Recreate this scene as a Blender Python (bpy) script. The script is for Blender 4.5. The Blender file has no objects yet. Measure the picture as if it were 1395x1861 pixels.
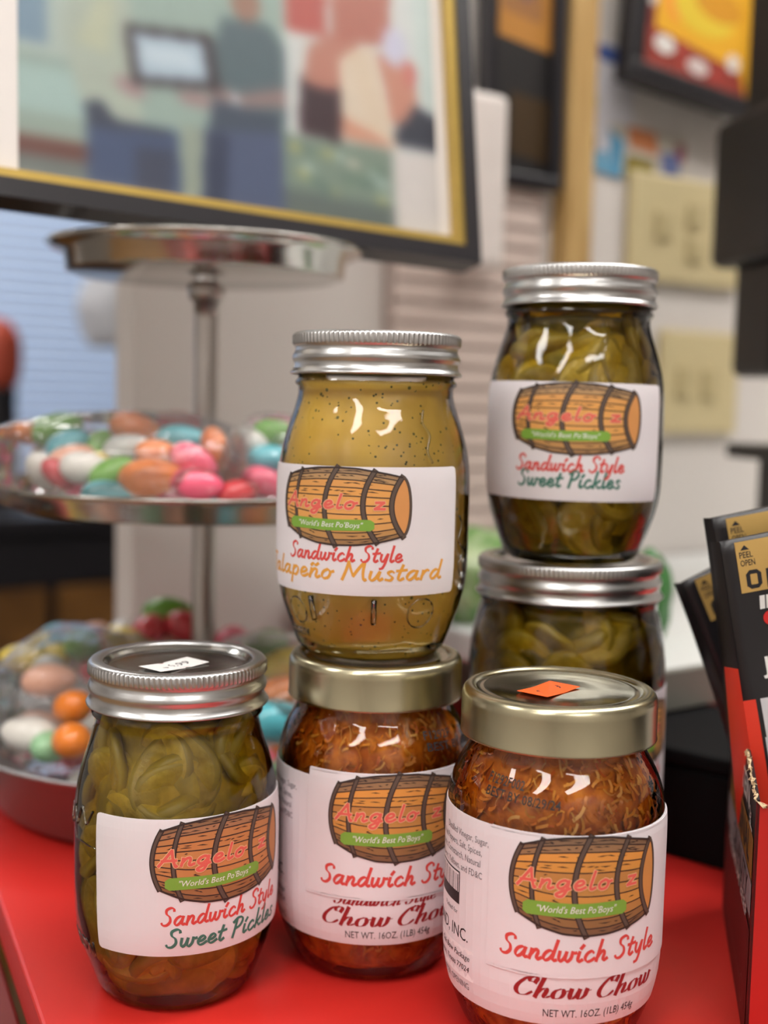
import bpy, bmesh, math, random
import numpy as np
from mathutils import Vector, Matrix
PI = math.pi
sin, cos, rad = math.sin, math.cos, math.radians
S = bpy.context.scene
COL = S.collection
random.seed(7)

# ------------------------------------------------------------------ camera
PITCH, ROLL, FPX, CAMZ = rad(5.1543), rad(-1.2725), 2196.55, 0.2386
cd = bpy.data.cameras.new('camera'); cam = bpy.data.objects.new('camera', cd); COL.objects.link(cam)
fw = Vector((0, cos(PITCH), -sin(PITCH))); rt = Vector((1, 0, 0)); dn = fw.cross(rt)
r2 = rt * cos(ROLL) + dn * sin(ROLL); d2 = -rt * sin(ROLL) + dn * cos(ROLL)
M = Matrix((r2, -d2, -fw)).transposed().to_4x4(); M.translation = (0, 0, CAMZ)
cam.matrix_world = M
cd.sensor_fit = 'VERTICAL'; cd.sensor_height = 24.0; cd.sensor_width = 18.0
cd.lens = FPX * 24.0 / 1861.0
cd.clip_start = 0.01; cd.clip_end = 60
cd.dof.use_dof = True; cd.dof.focus_distance = 0.455; cd.dof.aperture_fstop = 3.1
S.camera = cam
# ------------------------------------------------------------------ world, exposure
W = bpy.data.worlds.new('world'); S.world = W; W.use_nodes = True
W.node_tree.nodes['Background'].inputs[0].default_value = (0.75, 0.85, 1.0, 1)
W.node_tree.nodes['Background'].inputs[1].default_value = 0.6
S.view_settings.view_transform = 'Standard'; S.view_settings.look = 'None'
S.view_settings.gamma = 1.0; S.view_settings.use_curve_mapping = False
S.view_settings.exposure = 0.0
S.cycles.use_light_tree = False; S.cycles.adaptive_threshold = 0.03
S.cycles.transparent_max_bounces = 16
S.cycles.max_bounces = 6; S.cycles.diffuse_bounces = 3; S.cycles.glossy_bounces = 3
# ceiling lamps: (x, y, length, width); their light is the emission of the panels built below
LIGHT_STRENGTH = 16.0
LAMPS = [(-0.2, -0.35, 1.2, 0.3), (-1.7, -0.2, 1.2, 0.3), (0.8, 0.45, 1.2, 0.3), (-0.95, -1.5, 1.2, 0.3), (0.75, -1.5, 1.2, 0.3), (-1.1, 2.0, 1.2, 0.3), (1.2, 1.05, 1.2, 0.3)]  # the last panel is an added light that brightens the right wall
WINDOW_STRENGTH = 1.25

# ------------------------------------------------------------------ materials
def srgb(r, g, b):
    f = lambda c: (c / 255) / 12.92 if c / 255 <= 0.04045 else ((c / 255 + 0.055) / 1.055) ** 2.4
    return (f(r), f(g), f(b), 1)
_mats = {}
def mat(name, c, rough=0.5, metal=0.0, var=0.06, scale=60.0, bump=0.0, bscale=None, emis=None, estr=0.0, sss=0.0, coat=0.0, stretch=None, spec=0.5):
    """principled material with a procedural noise tint (and optional bump)"""
    if name in _mats: return _mats[name]
    m = bpy.data.materials.new(name); m.use_nodes = True; _mats[name] = m
    nt = m.node_tree; N = nt.nodes; L = nt.links; b = N['Principled BSDF']
    b.inputs['Roughness'].default_value = rough; b.inputs['Metallic'].default_value = metal
    b.inputs['Specular IOR Level'].default_value = spec
    tc = N.new('ShaderNodeTexCoord'); src = tc.outputs['Object']
    if stretch:
        mp = N.new('ShaderNodeMapping'); mp.inputs['Scale'].default_value = stretch; L.new(src, mp.inputs[0]); src = mp.outputs[0]
    nz = N.new('ShaderNodeTexNoise'); nz.inputs['Scale'].default_value = scale; nz.inputs['Detail'].default_value = 4; L.new(src, nz.inputs['Vector'])
    mx = N.new('ShaderNodeMix'); mx.data_type = 'RGBA'
    lo = tuple(max(0, x * (1 - var)) for x in c[:3]) + (1,); hi = tuple(min(1, x * (1 + var)) for x in c[:3]) + (1,)
    mx.inputs['A'].default_value = lo; mx.inputs['B'].default_value = hi
    L.new(nz.outputs['Fac'], mx.inputs['Factor']); L.new(mx.outputs['Result'], b.inputs['Base Color'])
    if sss: b.inputs['Subsurface Weight'].default_value = sss; b.inputs['Subsurface Radius'].default_value = (0.006, 0.004, 0.002); b.inputs['Subsurface Scale'].default_value = 0.5
    if coat: b.inputs['Coat Weight'].default_value = coat; b.inputs['Coat Roughness'].default_value = 0.05
    if bump:
        n2 = N.new('ShaderNodeTexNoise'); n2.inputs['Scale'].default_value = bscale or scale; n2.inputs['Detail'].default_value = 3; L.new(src, n2.inputs['Vector'])
        bp = N.new('ShaderNodeBump'); bp.inputs['Strength'].default_value = bump; bp.inputs['Distance'].default_value = 0.001
        L.new(n2.outputs['Fac'], bp.inputs['Height']); L.new(bp.outputs['Normal'], b.inputs['Normal'])
    if estr:
        b.inputs['Emission Color'].default_value = emis or c; b.inputs['Emission Strength'].default_value = estr
    return m
def ink(r, g, b, rough=0.55):
    return mat('ink_%d_%d_%d' % (r, g, b), srgb(r, g, b), rough, var=0.04, scale=200)
def glass(name, tint=(0.98, 0.985, 0.98), ior=1.5, rough=0.015, bump=0.25, bscale=45.0, haze=0.0):
    """thin clear wall: fresnel mirror over a transparent layer"""
    if name in _mats: return _mats[name]
    m = bpy.data.materials.new(name); m.use_nodes = True; _mats[name] = m
    nt = m.node_tree; N = nt.nodes; L = nt.links; N.remove(N['Principled BSDF'])
    out = N['Material Output']; tr = N.new('ShaderNodeBsdfTransparent'); tr.inputs[0].default_value = (*tint, 1)
    gl = N.new('ShaderNodeBsdfGlossy'); gl.inputs['Roughness'].default_value = rough; gl.inputs[0].default_value = (1, 1, 1, 1)
    fr = N.new('ShaderNodeFresnel'); fr.inputs['IOR'].default_value = ior; mx = N.new('ShaderNodeMixShader')
    tc = N.new('ShaderNodeTexCoord'); nz = N.new('ShaderNodeTexNoise'); nz.inputs['Scale'].default_value = bscale; nz.inputs['Detail'].default_value = 1.5
    bp = N.new('ShaderNodeBump'); bp.inputs['Strength'].default_value = bump; bp.inputs['Distance'].default_value = 0.002
    L.new(tc.outputs['Object'], nz.inputs['Vector']); L.new(nz.outputs['Fac'], bp.inputs['Height'])
    L.new(bp.outputs['Normal'], gl.inputs['Normal']); L.new(bp.outputs['Normal'], fr.inputs['Normal'])
    base = tr.outputs[0]
    if haze:
        df = N.new('ShaderNodeBsdfDiffuse'); df.inputs[0].default_value = (0.9, 0.9, 0.92, 1); m2 = N.new('ShaderNodeMixShader'); m2.inputs[0].default_value = haze
        L.new(tr.outputs[0], m2.inputs[1]); L.new(df.outputs[0], m2.inputs[2]); base = m2.outputs[0]
    L.new(fr.outputs[0], mx.inputs[0]); L.new(base, mx.inputs[1]); L.new(gl.outputs[0], mx.inputs[2]); L.new(mx.outputs[0], out.inputs['Surface'])
    return m
def liquid(name, col, dens):
    """clear coloured liquid: absorbs along the path"""
    if name in _mats: return _mats[name]
    m = bpy.data.materials.new(name); m.use_nodes = True; _mats[name] = m
    nt = m.node_tree; N = nt.nodes; L = nt.links; N.remove(N['Principled BSDF'])
    tr = N.new('ShaderNodeBsdfTransparent'); L.new(tr.outputs[0], N['Material Output'].inputs['Surface'])
    va = N.new('ShaderNodeVolumeAbsorption'); va.inputs['Color'].default_value = (*col, 1); va.inputs['Density'].default_value = dens
    L.new(va.outputs[0], N['Material Output'].inputs['Volume'])
    return m
def two_tone(name, c1, c2, scale, rough=0.5, bump=0.4, c3=None, detail=4, lo=0.4, hi=0.62, stretch=None, coat=0.0, sss=0.0):
    if name in _mats: return _mats[name]
    m = bpy.data.materials.new(name); m.use_nodes = True; _mats[name] = m
    nt = m.node_tree; N = nt.nodes; L = nt.links; b = N['Principled BSDF']; b.inputs['Roughness'].default_value = rough
    b.inputs['Coat Weight'].default_value = coat
    if sss: b.inputs['Subsurface Weight'].default_value = sss; b.inputs['Subsurface Radius'].default_value = (0.008, 0.006, 0.002)
    tc = N.new('ShaderNodeTexCoord'); mp = N.new('ShaderNodeMapping'); mp.inputs['Scale'].default_value = stretch or (1, 1, 1); L.new(tc.outputs['Object'], mp.inputs[0])
    nz = N.new('ShaderNodeTexNoise'); nz.inputs['Scale'].default_value = scale; nz.inputs['Detail'].default_value = detail; L.new(mp.outputs[0], nz.inputs['Vector'])
    cr = N.new('ShaderNodeValToRGB'); cr.color_ramp.elements[0].position = lo; cr.color_ramp.elements[1].position = hi
    cr.color_ramp.elements[0].color = c1; cr.color_ramp.elements[1].color = c2
    if c3: e = cr.color_ramp.elements.new((lo + hi) / 2); e.color = c3
    L.new(nz.outputs['Fac'], cr.inputs[0]); L.new(cr.outputs[0], b.inputs['Base Color'])
    if bump:
        bp = N.new('ShaderNodeBump'); bp.inputs['Strength'].default_value = bump; bp.inputs['Distance'].default_value = 0.002
        L.new(nz.outputs['Fac'], bp.inputs['Height']); L.new(bp.outputs['Normal'], b.inputs['Normal'])
    return m
def mustard_mat():
    m = two_tone('mustard', srgb(222, 180, 72), srgb(240, 204, 100), 55, rough=0.45, bump=0.15, lo=0.3, hi=0.75, sss=0.0)
    nt = m.node_tree; N = nt.nodes; L = nt.links; b = N['Principled BSDF']; src = b.inputs['Base Color'].links[0].from_socket
    tc = N.new('ShaderNodeTexCoord')
    for sc, th, col in ((330.0, 0.16, srgb(88, 84, 30)), (150.0, 0.11, srgb(110, 104, 40))):
        vo = N.new('ShaderNodeTexVoronoi'); vo.inputs['Scale'].default_value = sc; L.new(tc.outputs['Object'], vo.inputs['Vector'])
        nz = N.new('ShaderNodeTexNoise'); nz.inputs['Scale'].default_value = 70; L.new(tc.outputs['Object'], nz.inputs['Vector'])
        lt = N.new('ShaderNodeMath'); lt.operation = 'LESS_THAN'; lt.inputs[1].default_value = th; L.new(vo.outputs['Distance'], lt.inputs[0])
        gt = N.new('ShaderNodeMath'); gt.operation = 'GREATER_THAN'; gt.inputs[1].default_value = 0.46; L.new(nz.outputs['Fac'], gt.inputs[0])
        mu = N.new('ShaderNodeMath'); mu.operation = 'MULTIPLY'; L.new(lt.outputs[0], mu.inputs[0]); L.new(gt.outputs[0], mu.inputs[1])
        mx = N.new('ShaderNodeMix'); mx.data_type = 'RGBA'; L.new(mu.outputs[0], mx.inputs['Factor']); L.new(src, mx.inputs['A']); mx.inputs['B'].default_value = col
        src = mx.outputs['Result']
    L.new(src, b.inputs['Base Color'])
    return m

# ------------------------------------------------------------------ object helpers
def mesh(name, v, f, mats, mi=None, smooth=False):
    me = bpy.data.meshes.new(name); me.from_pydata([tuple(p) for p in v], [], f)
    for m in (mats if isinstance(mats, (list, tuple)) else [mats]): me.materials.append(m)
    if mi is not None: me.polygons.foreach_set('material_index', mi)
    if smooth: me.polygons.foreach_set('use_smooth', [True] * len(me.polygons))
    me.update(); return me
def link(name, me, parent=None, loc=(0, 0, 0), rot=(0, 0, 0), label=None):
    o = bpy.data.objects.new(name, me); COL.objects.link(o); o.location = loc; o.rotation_euler = rot
    if parent: o.parent = parent
    if label: o['label'] = label
    return o
def thing(name, label, cat, loc=(0, 0, 0), rot=(0, 0, 0), group=None, me=None):
    o = bpy.data.objects.new(name, me); COL.objects.link(o); o.location = loc; o.rotation_euler = rot
    o['label'] = label; o['category'] = cat
    if group: o['group'] = group
    return o
def struct(name, me, loc=(0, 0, 0), rot=(0, 0, 0), label=None):
    o = link(name, me, None, loc, rot, label); o['kind'] = 'structure'; return o
def lathe(prof, n=96, closed_ends=True, mod=None):
    """prof: (r, z) list in metres -> verts, faces"""
    v, f = [], []
    k = len(prof)
    for j, (r, z) in enumerate(prof):
        for i in range(n):
            a = 2 * PI * i / n; rr = mod(j, a, r, z) if mod else r
            v.append((rr * sin(a), -rr * cos(a), z))
    for j in range(k - 1):
        for i in range(n):
            i2 = (i + 1) % n
            f.append((j * n + i, j * n + i2, (j + 1) * n + i2, (j + 1) * n + i))
    if closed_ends:
        if prof[0][0] > 1e-6: f.append(tuple(range(n - 1, -1, -1)))
        if prof[-1][0] > 1e-6: f.append(tuple((k - 1) * n + i for i in range(n)))
    return v, f
def smooth_prof(pts, step=0.002):
    """catmull-rom through (r, z) profile points"""
    out = []
    P = [pts[0]] + list(pts) + [pts[-1]]
    for i in range(1, len(P) - 2):
        p0, p1, p2, p3 = [np.array(q) for q in P[i - 1:i + 3]]
        n = max(1, int(np.hypot(*(p2 - p1)) / step))
        for t in np.arange(n) / n:
            out.append(tuple(0.5 * (2 * p1 + (p2 - p0) * t + (2 * p0 - 5 * p1 + 4 * p2 - p3) * t * t + (3 * p1 - p0 - 3 * p2 + p3) * t ** 3)))
    out.append(tuple(pts[-1])); return out
def bevel_box(sx, sy, sz, b=0.002, seg=2, centre=(0, 0, 0)):
    bm = bmesh.new(); bmesh.ops.create_cube(bm, size=1)
    for q in bm.verts: q.co = Vector((q.co.x * sx + centre[0], q.co.y * sy + centre[1], q.co.z * sz + centre[2]))
    if b: bmesh.ops.bevel(bm, geom=bm.edges[:], offset=b, segments=seg, affect='EDGES', profile=0.5)
    v = [tuple(q.co) for q in bm.verts]; bm.verts.index_update(); f = [tuple(q.index for q in p.verts) for p in bm.faces]; bm.free(); return v, f
def box_mesh(name, m, sx, sy, sz, b=0.002, centre=(0, 0, 0)):
    v, f = bevel_box(sx, sy, sz, b, 2, centre); return mesh(name, v, f, m)
def prism(poly, y0, y1):
    """polygon in x,z extruded along y"""
    n = len(poly); v = [(x, y0, z) for x, z in poly] + [(x, y1, z) for x, z in poly]
    f = [tuple(range(n)), tuple(range(2 * n - 1, n - 1, -1))] + [(i, i + n, (i + 1) % n + n, (i + 1) % n) for i in range(n)]
    return v, f
def tube(pts, r, n=10):
    v, f = [], []; pts = [Vector(p) for p in pts]
    for i, p in enumerate(pts):
        t = (pts[min(i + 1, len(pts) - 1)] - pts[max(i - 1, 0)]).normalized(); a = t.orthogonal().normalized(); b = t.cross(a)
        rr = r[i] if isinstance(r, (list, tuple)) else r
        for k in range(n): v.append(tuple(p + (a * cos(2 * PI * k / n) + b * sin(2 * PI * k / n)) * rr))
    for i in range(len(pts) - 1):
        for k in range(n): f.append((i * n + k, i * n + (k + 1) % n, (i + 1) * n + (k + 1) % n, (i + 1) * n + k))
    f.append(tuple(range(n - 1, -1, -1))); f.append(tuple((len(pts) - 1) * n + k for k in range(n)))
    return v, f
def noise3(p, sc, seed=0.0):
    from mathutils import noise as mn
    return mn.noise(Vector((p[0] * sc + seed, p[1] * sc - seed * 0.7, p[2] * sc + seed * 1.3)))

# ------------------------------------------------------------------ lettering
G = {  # handwriting: strokes of control points, baseline 0, x-height .5, capital 1
 'A': ([[(0, 0), (.2, .42), (.46, 1.0)], [(.46, 1.0), (.52, .5), (.64, 0), (.7, .02)], [(.1, .33), (.35, .36), (.66, .36)]], .72),
 'J': ([[(.52, 1.0), (.46, .4), (.34, .02), (.18, -.08), (.02, .04)], [(.2, .96), (.45, 1.0), (.7, .98)]], .62),
 'M': ([[(0, 0), (.12, .5), (.2, 1.0)], [(.2, 1.0), (.32, .55), (.44, .22)], [(.44, .22), (.62, .62), (.84, 1.0)], [(.84, 1.0), (.82, .4), (.88, .02), (.96, .04)]], 1.0),
 'P': ([[(.22, .95), (.14, .45), (.06, -.02)], [(.02, .82), (.25, 1.0), (.5, .96), (.56, .76), (.4, .52), (.14, .44)]], .58),
 'S': ([[(.6, .82), (.56, .95), (.4, 1.0), (.2, .88), (.22, .66), (.4, .48), (.44, .22), (.28, .02), (.08, .02), (0, .14)]], .6),
 'C': ([[(.7, .72), (.74, .92), (.6, 1.0), (.36, .88), (.14, .52), (.1, .2), (.26, .0), (.48, .04), (.66, .22)], [(.6, 1.0), (.5, .9), (.52, .78), (.6, .74)]], .72),
 'a': ([[(.44, .42), (.3, .5), (.12, .4), (.03, .18), (.1, .02), (.24, .06), (.38, .26), (.45, .48)], [(.45, .48), (.41, .2), (.44, .03), (.56, .06)]], .56),
 'c': ([[(.4, .4), (.3, .5), (.12, .4), (.04, .18), (.14, .01), (.3, .03), (.46, .14)]], .46),
 'd': ([[(.42, .42), (.28, .5), (.12, .4), (.03, .18), (.1, .02), (.24, .06), (.38, .26), (.44, .46)], [(.54, 1.0), (.46, .5), (.42, .14), (.48, .02), (.58, .06)]], .58),
 'e': ([[(.06, .2), (.24, .24), (.37, .36), (.3, .49), (.15, .44), (.05, .22), (.12, .03), (.28, .02), (.46, .14)]], .46),
 'g': ([[(.42, .42), (.28, .5), (.12, .4), (.04, .2), (.12, .05), (.26, .1), (.38, .28), (.45, .48)], [(.45, .48), (.4, .0), (.28, -.34), (.12, -.4), (.03, -.28), (.2, -.12), (.52, .06)]], .54),
 'h': ([[(.2, 1.0), (.12, .5), (.04, 0)], [(.06, .16), (.2, .4), (.34, .48), (.38, .34), (.34, .1), (.4, .01), (.54, .1)]], .54),
 'i': ([[(.1, .48), (.06, .14), (.12, .01), (.26, .1)], [(.14, .64), (.24, .8)]], .28),
 'k': ([[(.2, 1.0), (.12, .5), (.04, 0)], [(.42, .48), (.26, .34), (.1, .24), (.22, .2), (.34, .03), (.5, .06)]], .5),
 'l': ([[(.2, 1.0), (.12, .5), (.08, .1), (.14, .01), (.28, .1)]], .28),
 'n': ([[(.1, .48), (.08, .25), (.04, 0)], [(.06, .16), (.2, .42), (.34, .48), (.38, .34), (.34, .1), (.4, .01), (.54, .1)]], .54),
 'o': ([[(.26, .5), (.1, .38), (.04, .16), (.14, .0), (.32, .06), (.4, .28), (.34, .46), (.24, .5)], [(.36, .44), (.44, .38), (.54, .42)]], .54),
 'p': ([[(.12, .5), (.06, 0), (0, -.42)], [(.08, .26), (.22, .48), (.38, .44), (.4, .22), (.28, .02), (.1, .05)]], .48),
 'r': ([[(.1, .48), (.08, .25), (.04, 0)], [(.06, .18), (.18, .42), (.3, .5), (.38, .46)]], .4),
 's': ([[(.36, .42), (.26, .5), (.12, .42), (.2, .28), (.32, .16), (.24, .01), (.04, .05)]], .4),
 't': ([[(.24, .82), (.14, .4), (.1, .1), (.18, .01), (.32, .1)], [(.0, .52), (.2, .53), (.42, .56)]], .38),
 'u': ([[(.08, .48), (.05, .16), (.12, .01), (.26, .1), (.42, .46)], [(.42, .46), (.38, .14), (.44, .01), (.56, .1)]], .58),
 'w': ([[(.05, .48), (.04, .16), (.12, .01), (.26, .16), (.34, .46)], [(.34, .46), (.32, .14), (.42, .01), (.56, .18), (.6, .48)], [(.6, .48), (.68, .42), (.76, .44)]], .74),
 'y': ([[(.08, .48), (.06, .18), (.14, .03), (.28, .12), (.42, .46)], [(.46, .5), (.36, .0), (.22, -.36), (.06, -.42)]], .5),
 'z': ([[(.05, .46), (.22, .47), (.42, .47)], [(.42, .47), (.22, .22), (.03, .02)], [(.03, .02), (.22, .03), (.48, .03)]], .52),
}
G['ñ'] = (G['n'][0] + [[(.08, .66), (.18, .76), (.3, .68), (.42, .78)]], .54)
def spline(P, n=7):
    P = [np.array(p, float) for p in P]
    if len(P) == 2: return [P[0] + (P[1] - P[0]) * t for t in np.linspace(0, 1, 4)]
    Q = [2 * P[0] - P[1]] + P + [2 * P[-1] - P[-2]]; out = []
    for i in range(1, len(Q) - 2):
        p0, p1, p2, p3 = Q[i - 1:i + 3]
        for t in np.arange(n) / n:
            out.append(0.5 * (2 * p1 + (p2 - p0) * t + (2 * p0 - 5 * p1 + 4 * p2 - p3) * t * t + (3 * p1 - p0 - 3 * p2 + p3) * t ** 3))
    out.append(P[-1]); return out
_font = {}
def font_mesh(txt, offset=0.0, bevel=0.0):
    k = (txt, offset, bevel)
    if k not in _font:
        c = bpy.data.curves.new('text', 'FONT'); c.body = txt; c.size = 1.0; c.offset = offset; c.resolution_u = 2; c.bevel_depth = bevel; c.bevel_resolution = 1
        o = bpy.data.objects.new('text', c); me = o.to_mesh()
        _font[k] = ([tuple(v.co) for v in me.vertices], [tuple(p.vertices) for p in me.polygons])
        o.to_mesh_clear(); bpy.data.objects.remove(o); bpy.data.curves.remove(c)
    return _font[k]
class Ink:
    """flat print: collects coloured shapes in label millimetres, then lays them on a surface"""
    def __init__(s): s.v = []; s.f = []; s.m = []; s.mats = []
    def mi(s, m):
        if m not in s.mats: s.mats.append(m)
        return s.mats.index(m)
    def ribbon(s, pts, w, layer, m, nib=None):
        k = s.mi(m); b = len(s.v); pts = [np.array(p, float) for p in pts]; n = len(pts)
        for i, p in enumerate(pts):
            t = pts[min(i + 1, n - 1)] - pts[max(i - 1, 0)]; L = np.hypot(*t) or 1; t = t / L; nn = np.array((-t[1], t[0]))
            ww = w(i / (n - 1)) if callable(w) else w
            if nib == 'chisel': ww = w * (0.62 + 0.62 * abs(t[0] * 0.64 + t[1] * 0.77))
            if nib == 'pointed': ww = w * (0.22 + 1.15 * max(0, abs(t[1]) - 0.25) / 0.75)
            e = 0
            if i == 0: e = -ww * 0.3
            if i == n - 1: e = ww * 0.3
            c = p + t * e
            s.v += [(*(c + nn * ww / 2), layer), (*(c - nn * ww / 2), layer)]
        for i in range(n - 1): s.f.append((b + 2 * i, b + 2 * i + 1, b + 2 * i + 3, b + 2 * i + 2)); s.m.append(k)
    def grid(s, fn, nu, nv, layer, m):
        b = len(s.v)
        for j in range(nv + 1):
            for i in range(nu + 1): s.v.append((*fn(i / nu, j / nv), layer))
        for j in range(nv):
            for i in range(nu):
                a = b + j * (nu + 1) + i; s.f.append((a, a + 1, a + nu + 2, a + nu + 1)); s.m.append(s.mi(m(j) if callable(m) and not isinstance(m, bpy.types.Material) else m))
    def rect(s, x0, y0, x1, y1, layer, m, nu=10, nv=1): s.grid(lambda u, w: (x0 + (x1 - x0) * u, y0 + (y1 - y0) * w), nu, nv, layer, m)
    def poly(s, pts, layer, m):
        b = len(s.v); s.v += [(p[0], p[1], layer) for p in pts]; s.f.append(tuple(range(b, b + len(pts)))); s.m.append(s.mi(m))
    def text(s, txt, x, y, h, layer, m, align='L', shear=0.0, bold=0.0, width=None, rot=0.0, sx=1.0):
        v, f = font_mesh(txt, bold); xs = [p[0] for p in v]; x0, x1 = min(xs), max(xs)
        k = h / 0.69; kx = (width / (x1 - x0)) if width else k * sx
        off = {'L': 0, 'R': -(x1 - x0) * kx, 'C': -(x1 - x0) * kx / 2}[align]; b = len(s.v); mm = s.mi(m)
        for p in v:
            a, c = (p[0] - x0) * kx + off + shear * p[1] * k, p[1] * k
            s.v.append((x + a * cos(rot) - c * sin(rot), y + a * sin(rot) + c * cos(rot), layer))
        for q in f: s.f.append(tuple(b + i for i in q)); s.m.append(mm)
    def script(s, txt, x, y, h, width, w, layer, m, nib='chisel', shear=0.12, track=0.06, space=0.34, under=None):
        tot = 0
        for ch in txt: tot += space if ch == ' ' else G[ch][1] + track
        kx = width / tot / h; px = 0
        for ch in txt:
            if ch == ' ': px += space; continue
            st, adv = G[ch]
            for P in st:
                q = [(x + (px + a) * h * kx + shear * c * h, y + c * h) for a, c in P]
                sp = spline(q)
                if under: s.ribbon(sp, w * 1.5, layer - 0.6, under)
                s.ribbon(sp, w, layer, m, nib)
            px += adv + track
    def build(s, name, parent, place, label=None):
        me = mesh(name, [place(*p) for p in s.v], s.f, s.mats, s.m); return link(name, me, parent, label=label)

INK = dict(red=ink(214, 72, 66), green=ink(62, 118, 104), amber=ink(226, 160, 62), dred=ink(150, 26, 30), black=ink(30, 28, 32), grey=ink(120, 116, 122), coral=ink(226, 100, 88), peach=ink(232, 186, 140), white=ink(232, 230, 228), banner=ink(124, 168, 62), hoop=ink(92, 76, 66), line=ink(52, 38, 34))
PAPER = mat('label_paper', srgb(228, 222, 226), 0.55, var=0.03, scale=90, bump=0.08, bscale=40)
def barrel(I, cx, cy, w, h, layer, woods, text_h=1.0):
    """lying barrel emblem with hoops, staves, name and green ribbon; x/y in label mm"""
    X = lambda a: cx + (a - 0.5) * w
    Y = lambda b: cy + (b - 0.5) * h
    tx = [0, .06, .19, .33, .48, .62, .745, .85, .935, 1]; ty = [.85, .885, .955, .99, 1.0, .99, .955, .92, .885, .85]
    bx = [0, .04, .19, .33, .48, .62, .765, .86, .94, 1]; by = [.22, .2, .08, .02, 0, .01, .045, .085, .125, .15]
    top = lambda a: float(np.interp(a, tx, ty)); bot = lambda a: float(np.interp(a, bx, by))
    xl = lambda t: .055 - .055 * 4 * t * (1 - t) * 1.05
    xr = lambda t: .93 - .07 * 4 * t * (1 - t)
    stv = [0, .07, .16, .27, .4, .52, .64, .75, .85, .93, 1]
    def P(g, t):
        a = xl(t) + (xr(t) - xl(t)) * g; return X(a), Y(bot(a) + (top(a) - bot(a)) * t)
    for k in range(10):
        I.grid(lambda u, q: P(u, stv[k] + (stv[k + 1] - stv[k]) * q), 20, 2, layer, woods[k])
    lw = w * 0.0075
    for k in range(1, 10): I.ribbon([P(g, stv[k]) for g in np.linspace(0, 1, 22)], lw, layer + 1, INK['line'])
    rr = random.Random(3)
    for k in range(74):
        g = rr.uniform(.03, .9); b = rr.choice([0, 1, 8, 9, 9, 8, 7, 2, 3, 6, rr.randrange(10)]); t = stv[b] + (stv[b + 1] - stv[b]) * rr.uniform(.25, .75); L = rr.uniform(.025, .11)
        I.ribbon([P(min(1, g + L * q), t + 0.004 * sin(q * 4 + k)) for q in np.linspace(0, 1, 7)], (lambda q: lw * .95 * (1 - abs(2 * q - 1)) + .03), layer + 1, INK['line'])
    # right end disc
    E = lambda a, s: (X(.933 + .062 * s * cos(a)), Y(.505 + .385 * s * sin(a)))
    I.grid(lambda u, q: E(2 * PI * u, q * 0.94 + .001), 28, 2, layer + 1, woods[10])
    arc = lambda p, q, c, n=20: [((1 - t) ** 2 * p[0] + 2 * t * (1 - t) * c[0] + t * t * q[0], (1 - t) ** 2 * p[1] + 2 * t * (1 - t) * c[1] + t * t * q[1]) for t in np.linspace(0, 1, n)]
    hoops = [arc((.06, .885), (.045, .2), (-.052, .54)), arc((.19, .965), (.185, .07), (.075, .5)), arc((.485, 1.01), (.475, -.01), (.30, .5)), arc((.745, .965), (.765, .04), (.575, .5)), arc((.935, .895), (.945, .115), (.78, .5))]
    for i, hp in enumerate(hoops):
        q = [(X(a), Y(b)) for a, b in hp]; ww = w * (.017 if i < 2 else .023)
        I.ribbon(q, ww + 2.2 * lw, layer + 2, INK['line']); I.ribbon(q, ww, layer + 2.5, INK['hoop'])
    I.ribbon([E(a, 1) for a in np.linspace(-PI / 2, PI / 2, 22)], w * .02, layer + 2, INK['line']); I.ribbon([E(a, 1) for a in np.linspace(-PI / 2, PI / 2, 22)], w * .011, layer + 2.5, INK['hoop'])
    for e in (top, bot): I.ribbon([(X(a), Y(e(a))) for a in np.linspace(.055, .935, 30)], lw * 1.7, layer + 3, INK['line'])
    # name and ribbon
    I.script('Angelo', X(.04), Y(.475), h * .185, w * .6, w * .0185, layer + 4.2, INK['coral'], nib=None, shear=.1, track=.1, under=INK['peach'])
    I.script('z', X(.74), Y(.475), h * .185, w * .09, w * .0185, layer + 4.2, INK['coral'], nib=None, shear=.1, under=INK['peach'])
    def rb(u, q):
        a = .08 + .665 * u; e = min(u, 1 - u); k = 1 if e > .03 else .55 + .45 * e / .03
        return X(a), Y(.262 + .004 * sin(u * 9) + (q - .5) * .145 * k)
    I.grid(rb, 24, 2, layer + 3.6, INK['banner'])
    I.text('"World\'s Best Po\'Boys"', X(.41), Y(.232), h * .068, layer + 4.2, INK['white'], 'C', shear=.25, width=w * .5)
W_LIGHT = [ink(*c) for c in ((156, 117, 75), (187, 139, 82), (215, 156, 88), (224, 162, 88), (228, 164, 91), (228, 164, 88), (226, 162, 86), (220, 158, 88), (182, 143, 97), (158, 126, 91), (215, 149, 86))]
W_BROWN = [ink(*c) for c in ((139, 96, 62), (158, 107, 66), (187, 124, 73), (199, 132, 77), (205, 136, 80), (203, 136, 80), (199, 132, 77), (191, 128, 77), (166, 117, 82), (141, 103, 73), (189, 128, 77))]
W_DARK = [ink(*c) for c in ((125, 90, 62), (145, 105, 64), (182, 128, 69), (207, 145, 69), (195, 139, 71), (191, 132, 69), (215, 149, 69), (224, 153, 71), (152, 115, 80), (129, 100, 75), (209, 143, 77))]

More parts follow.
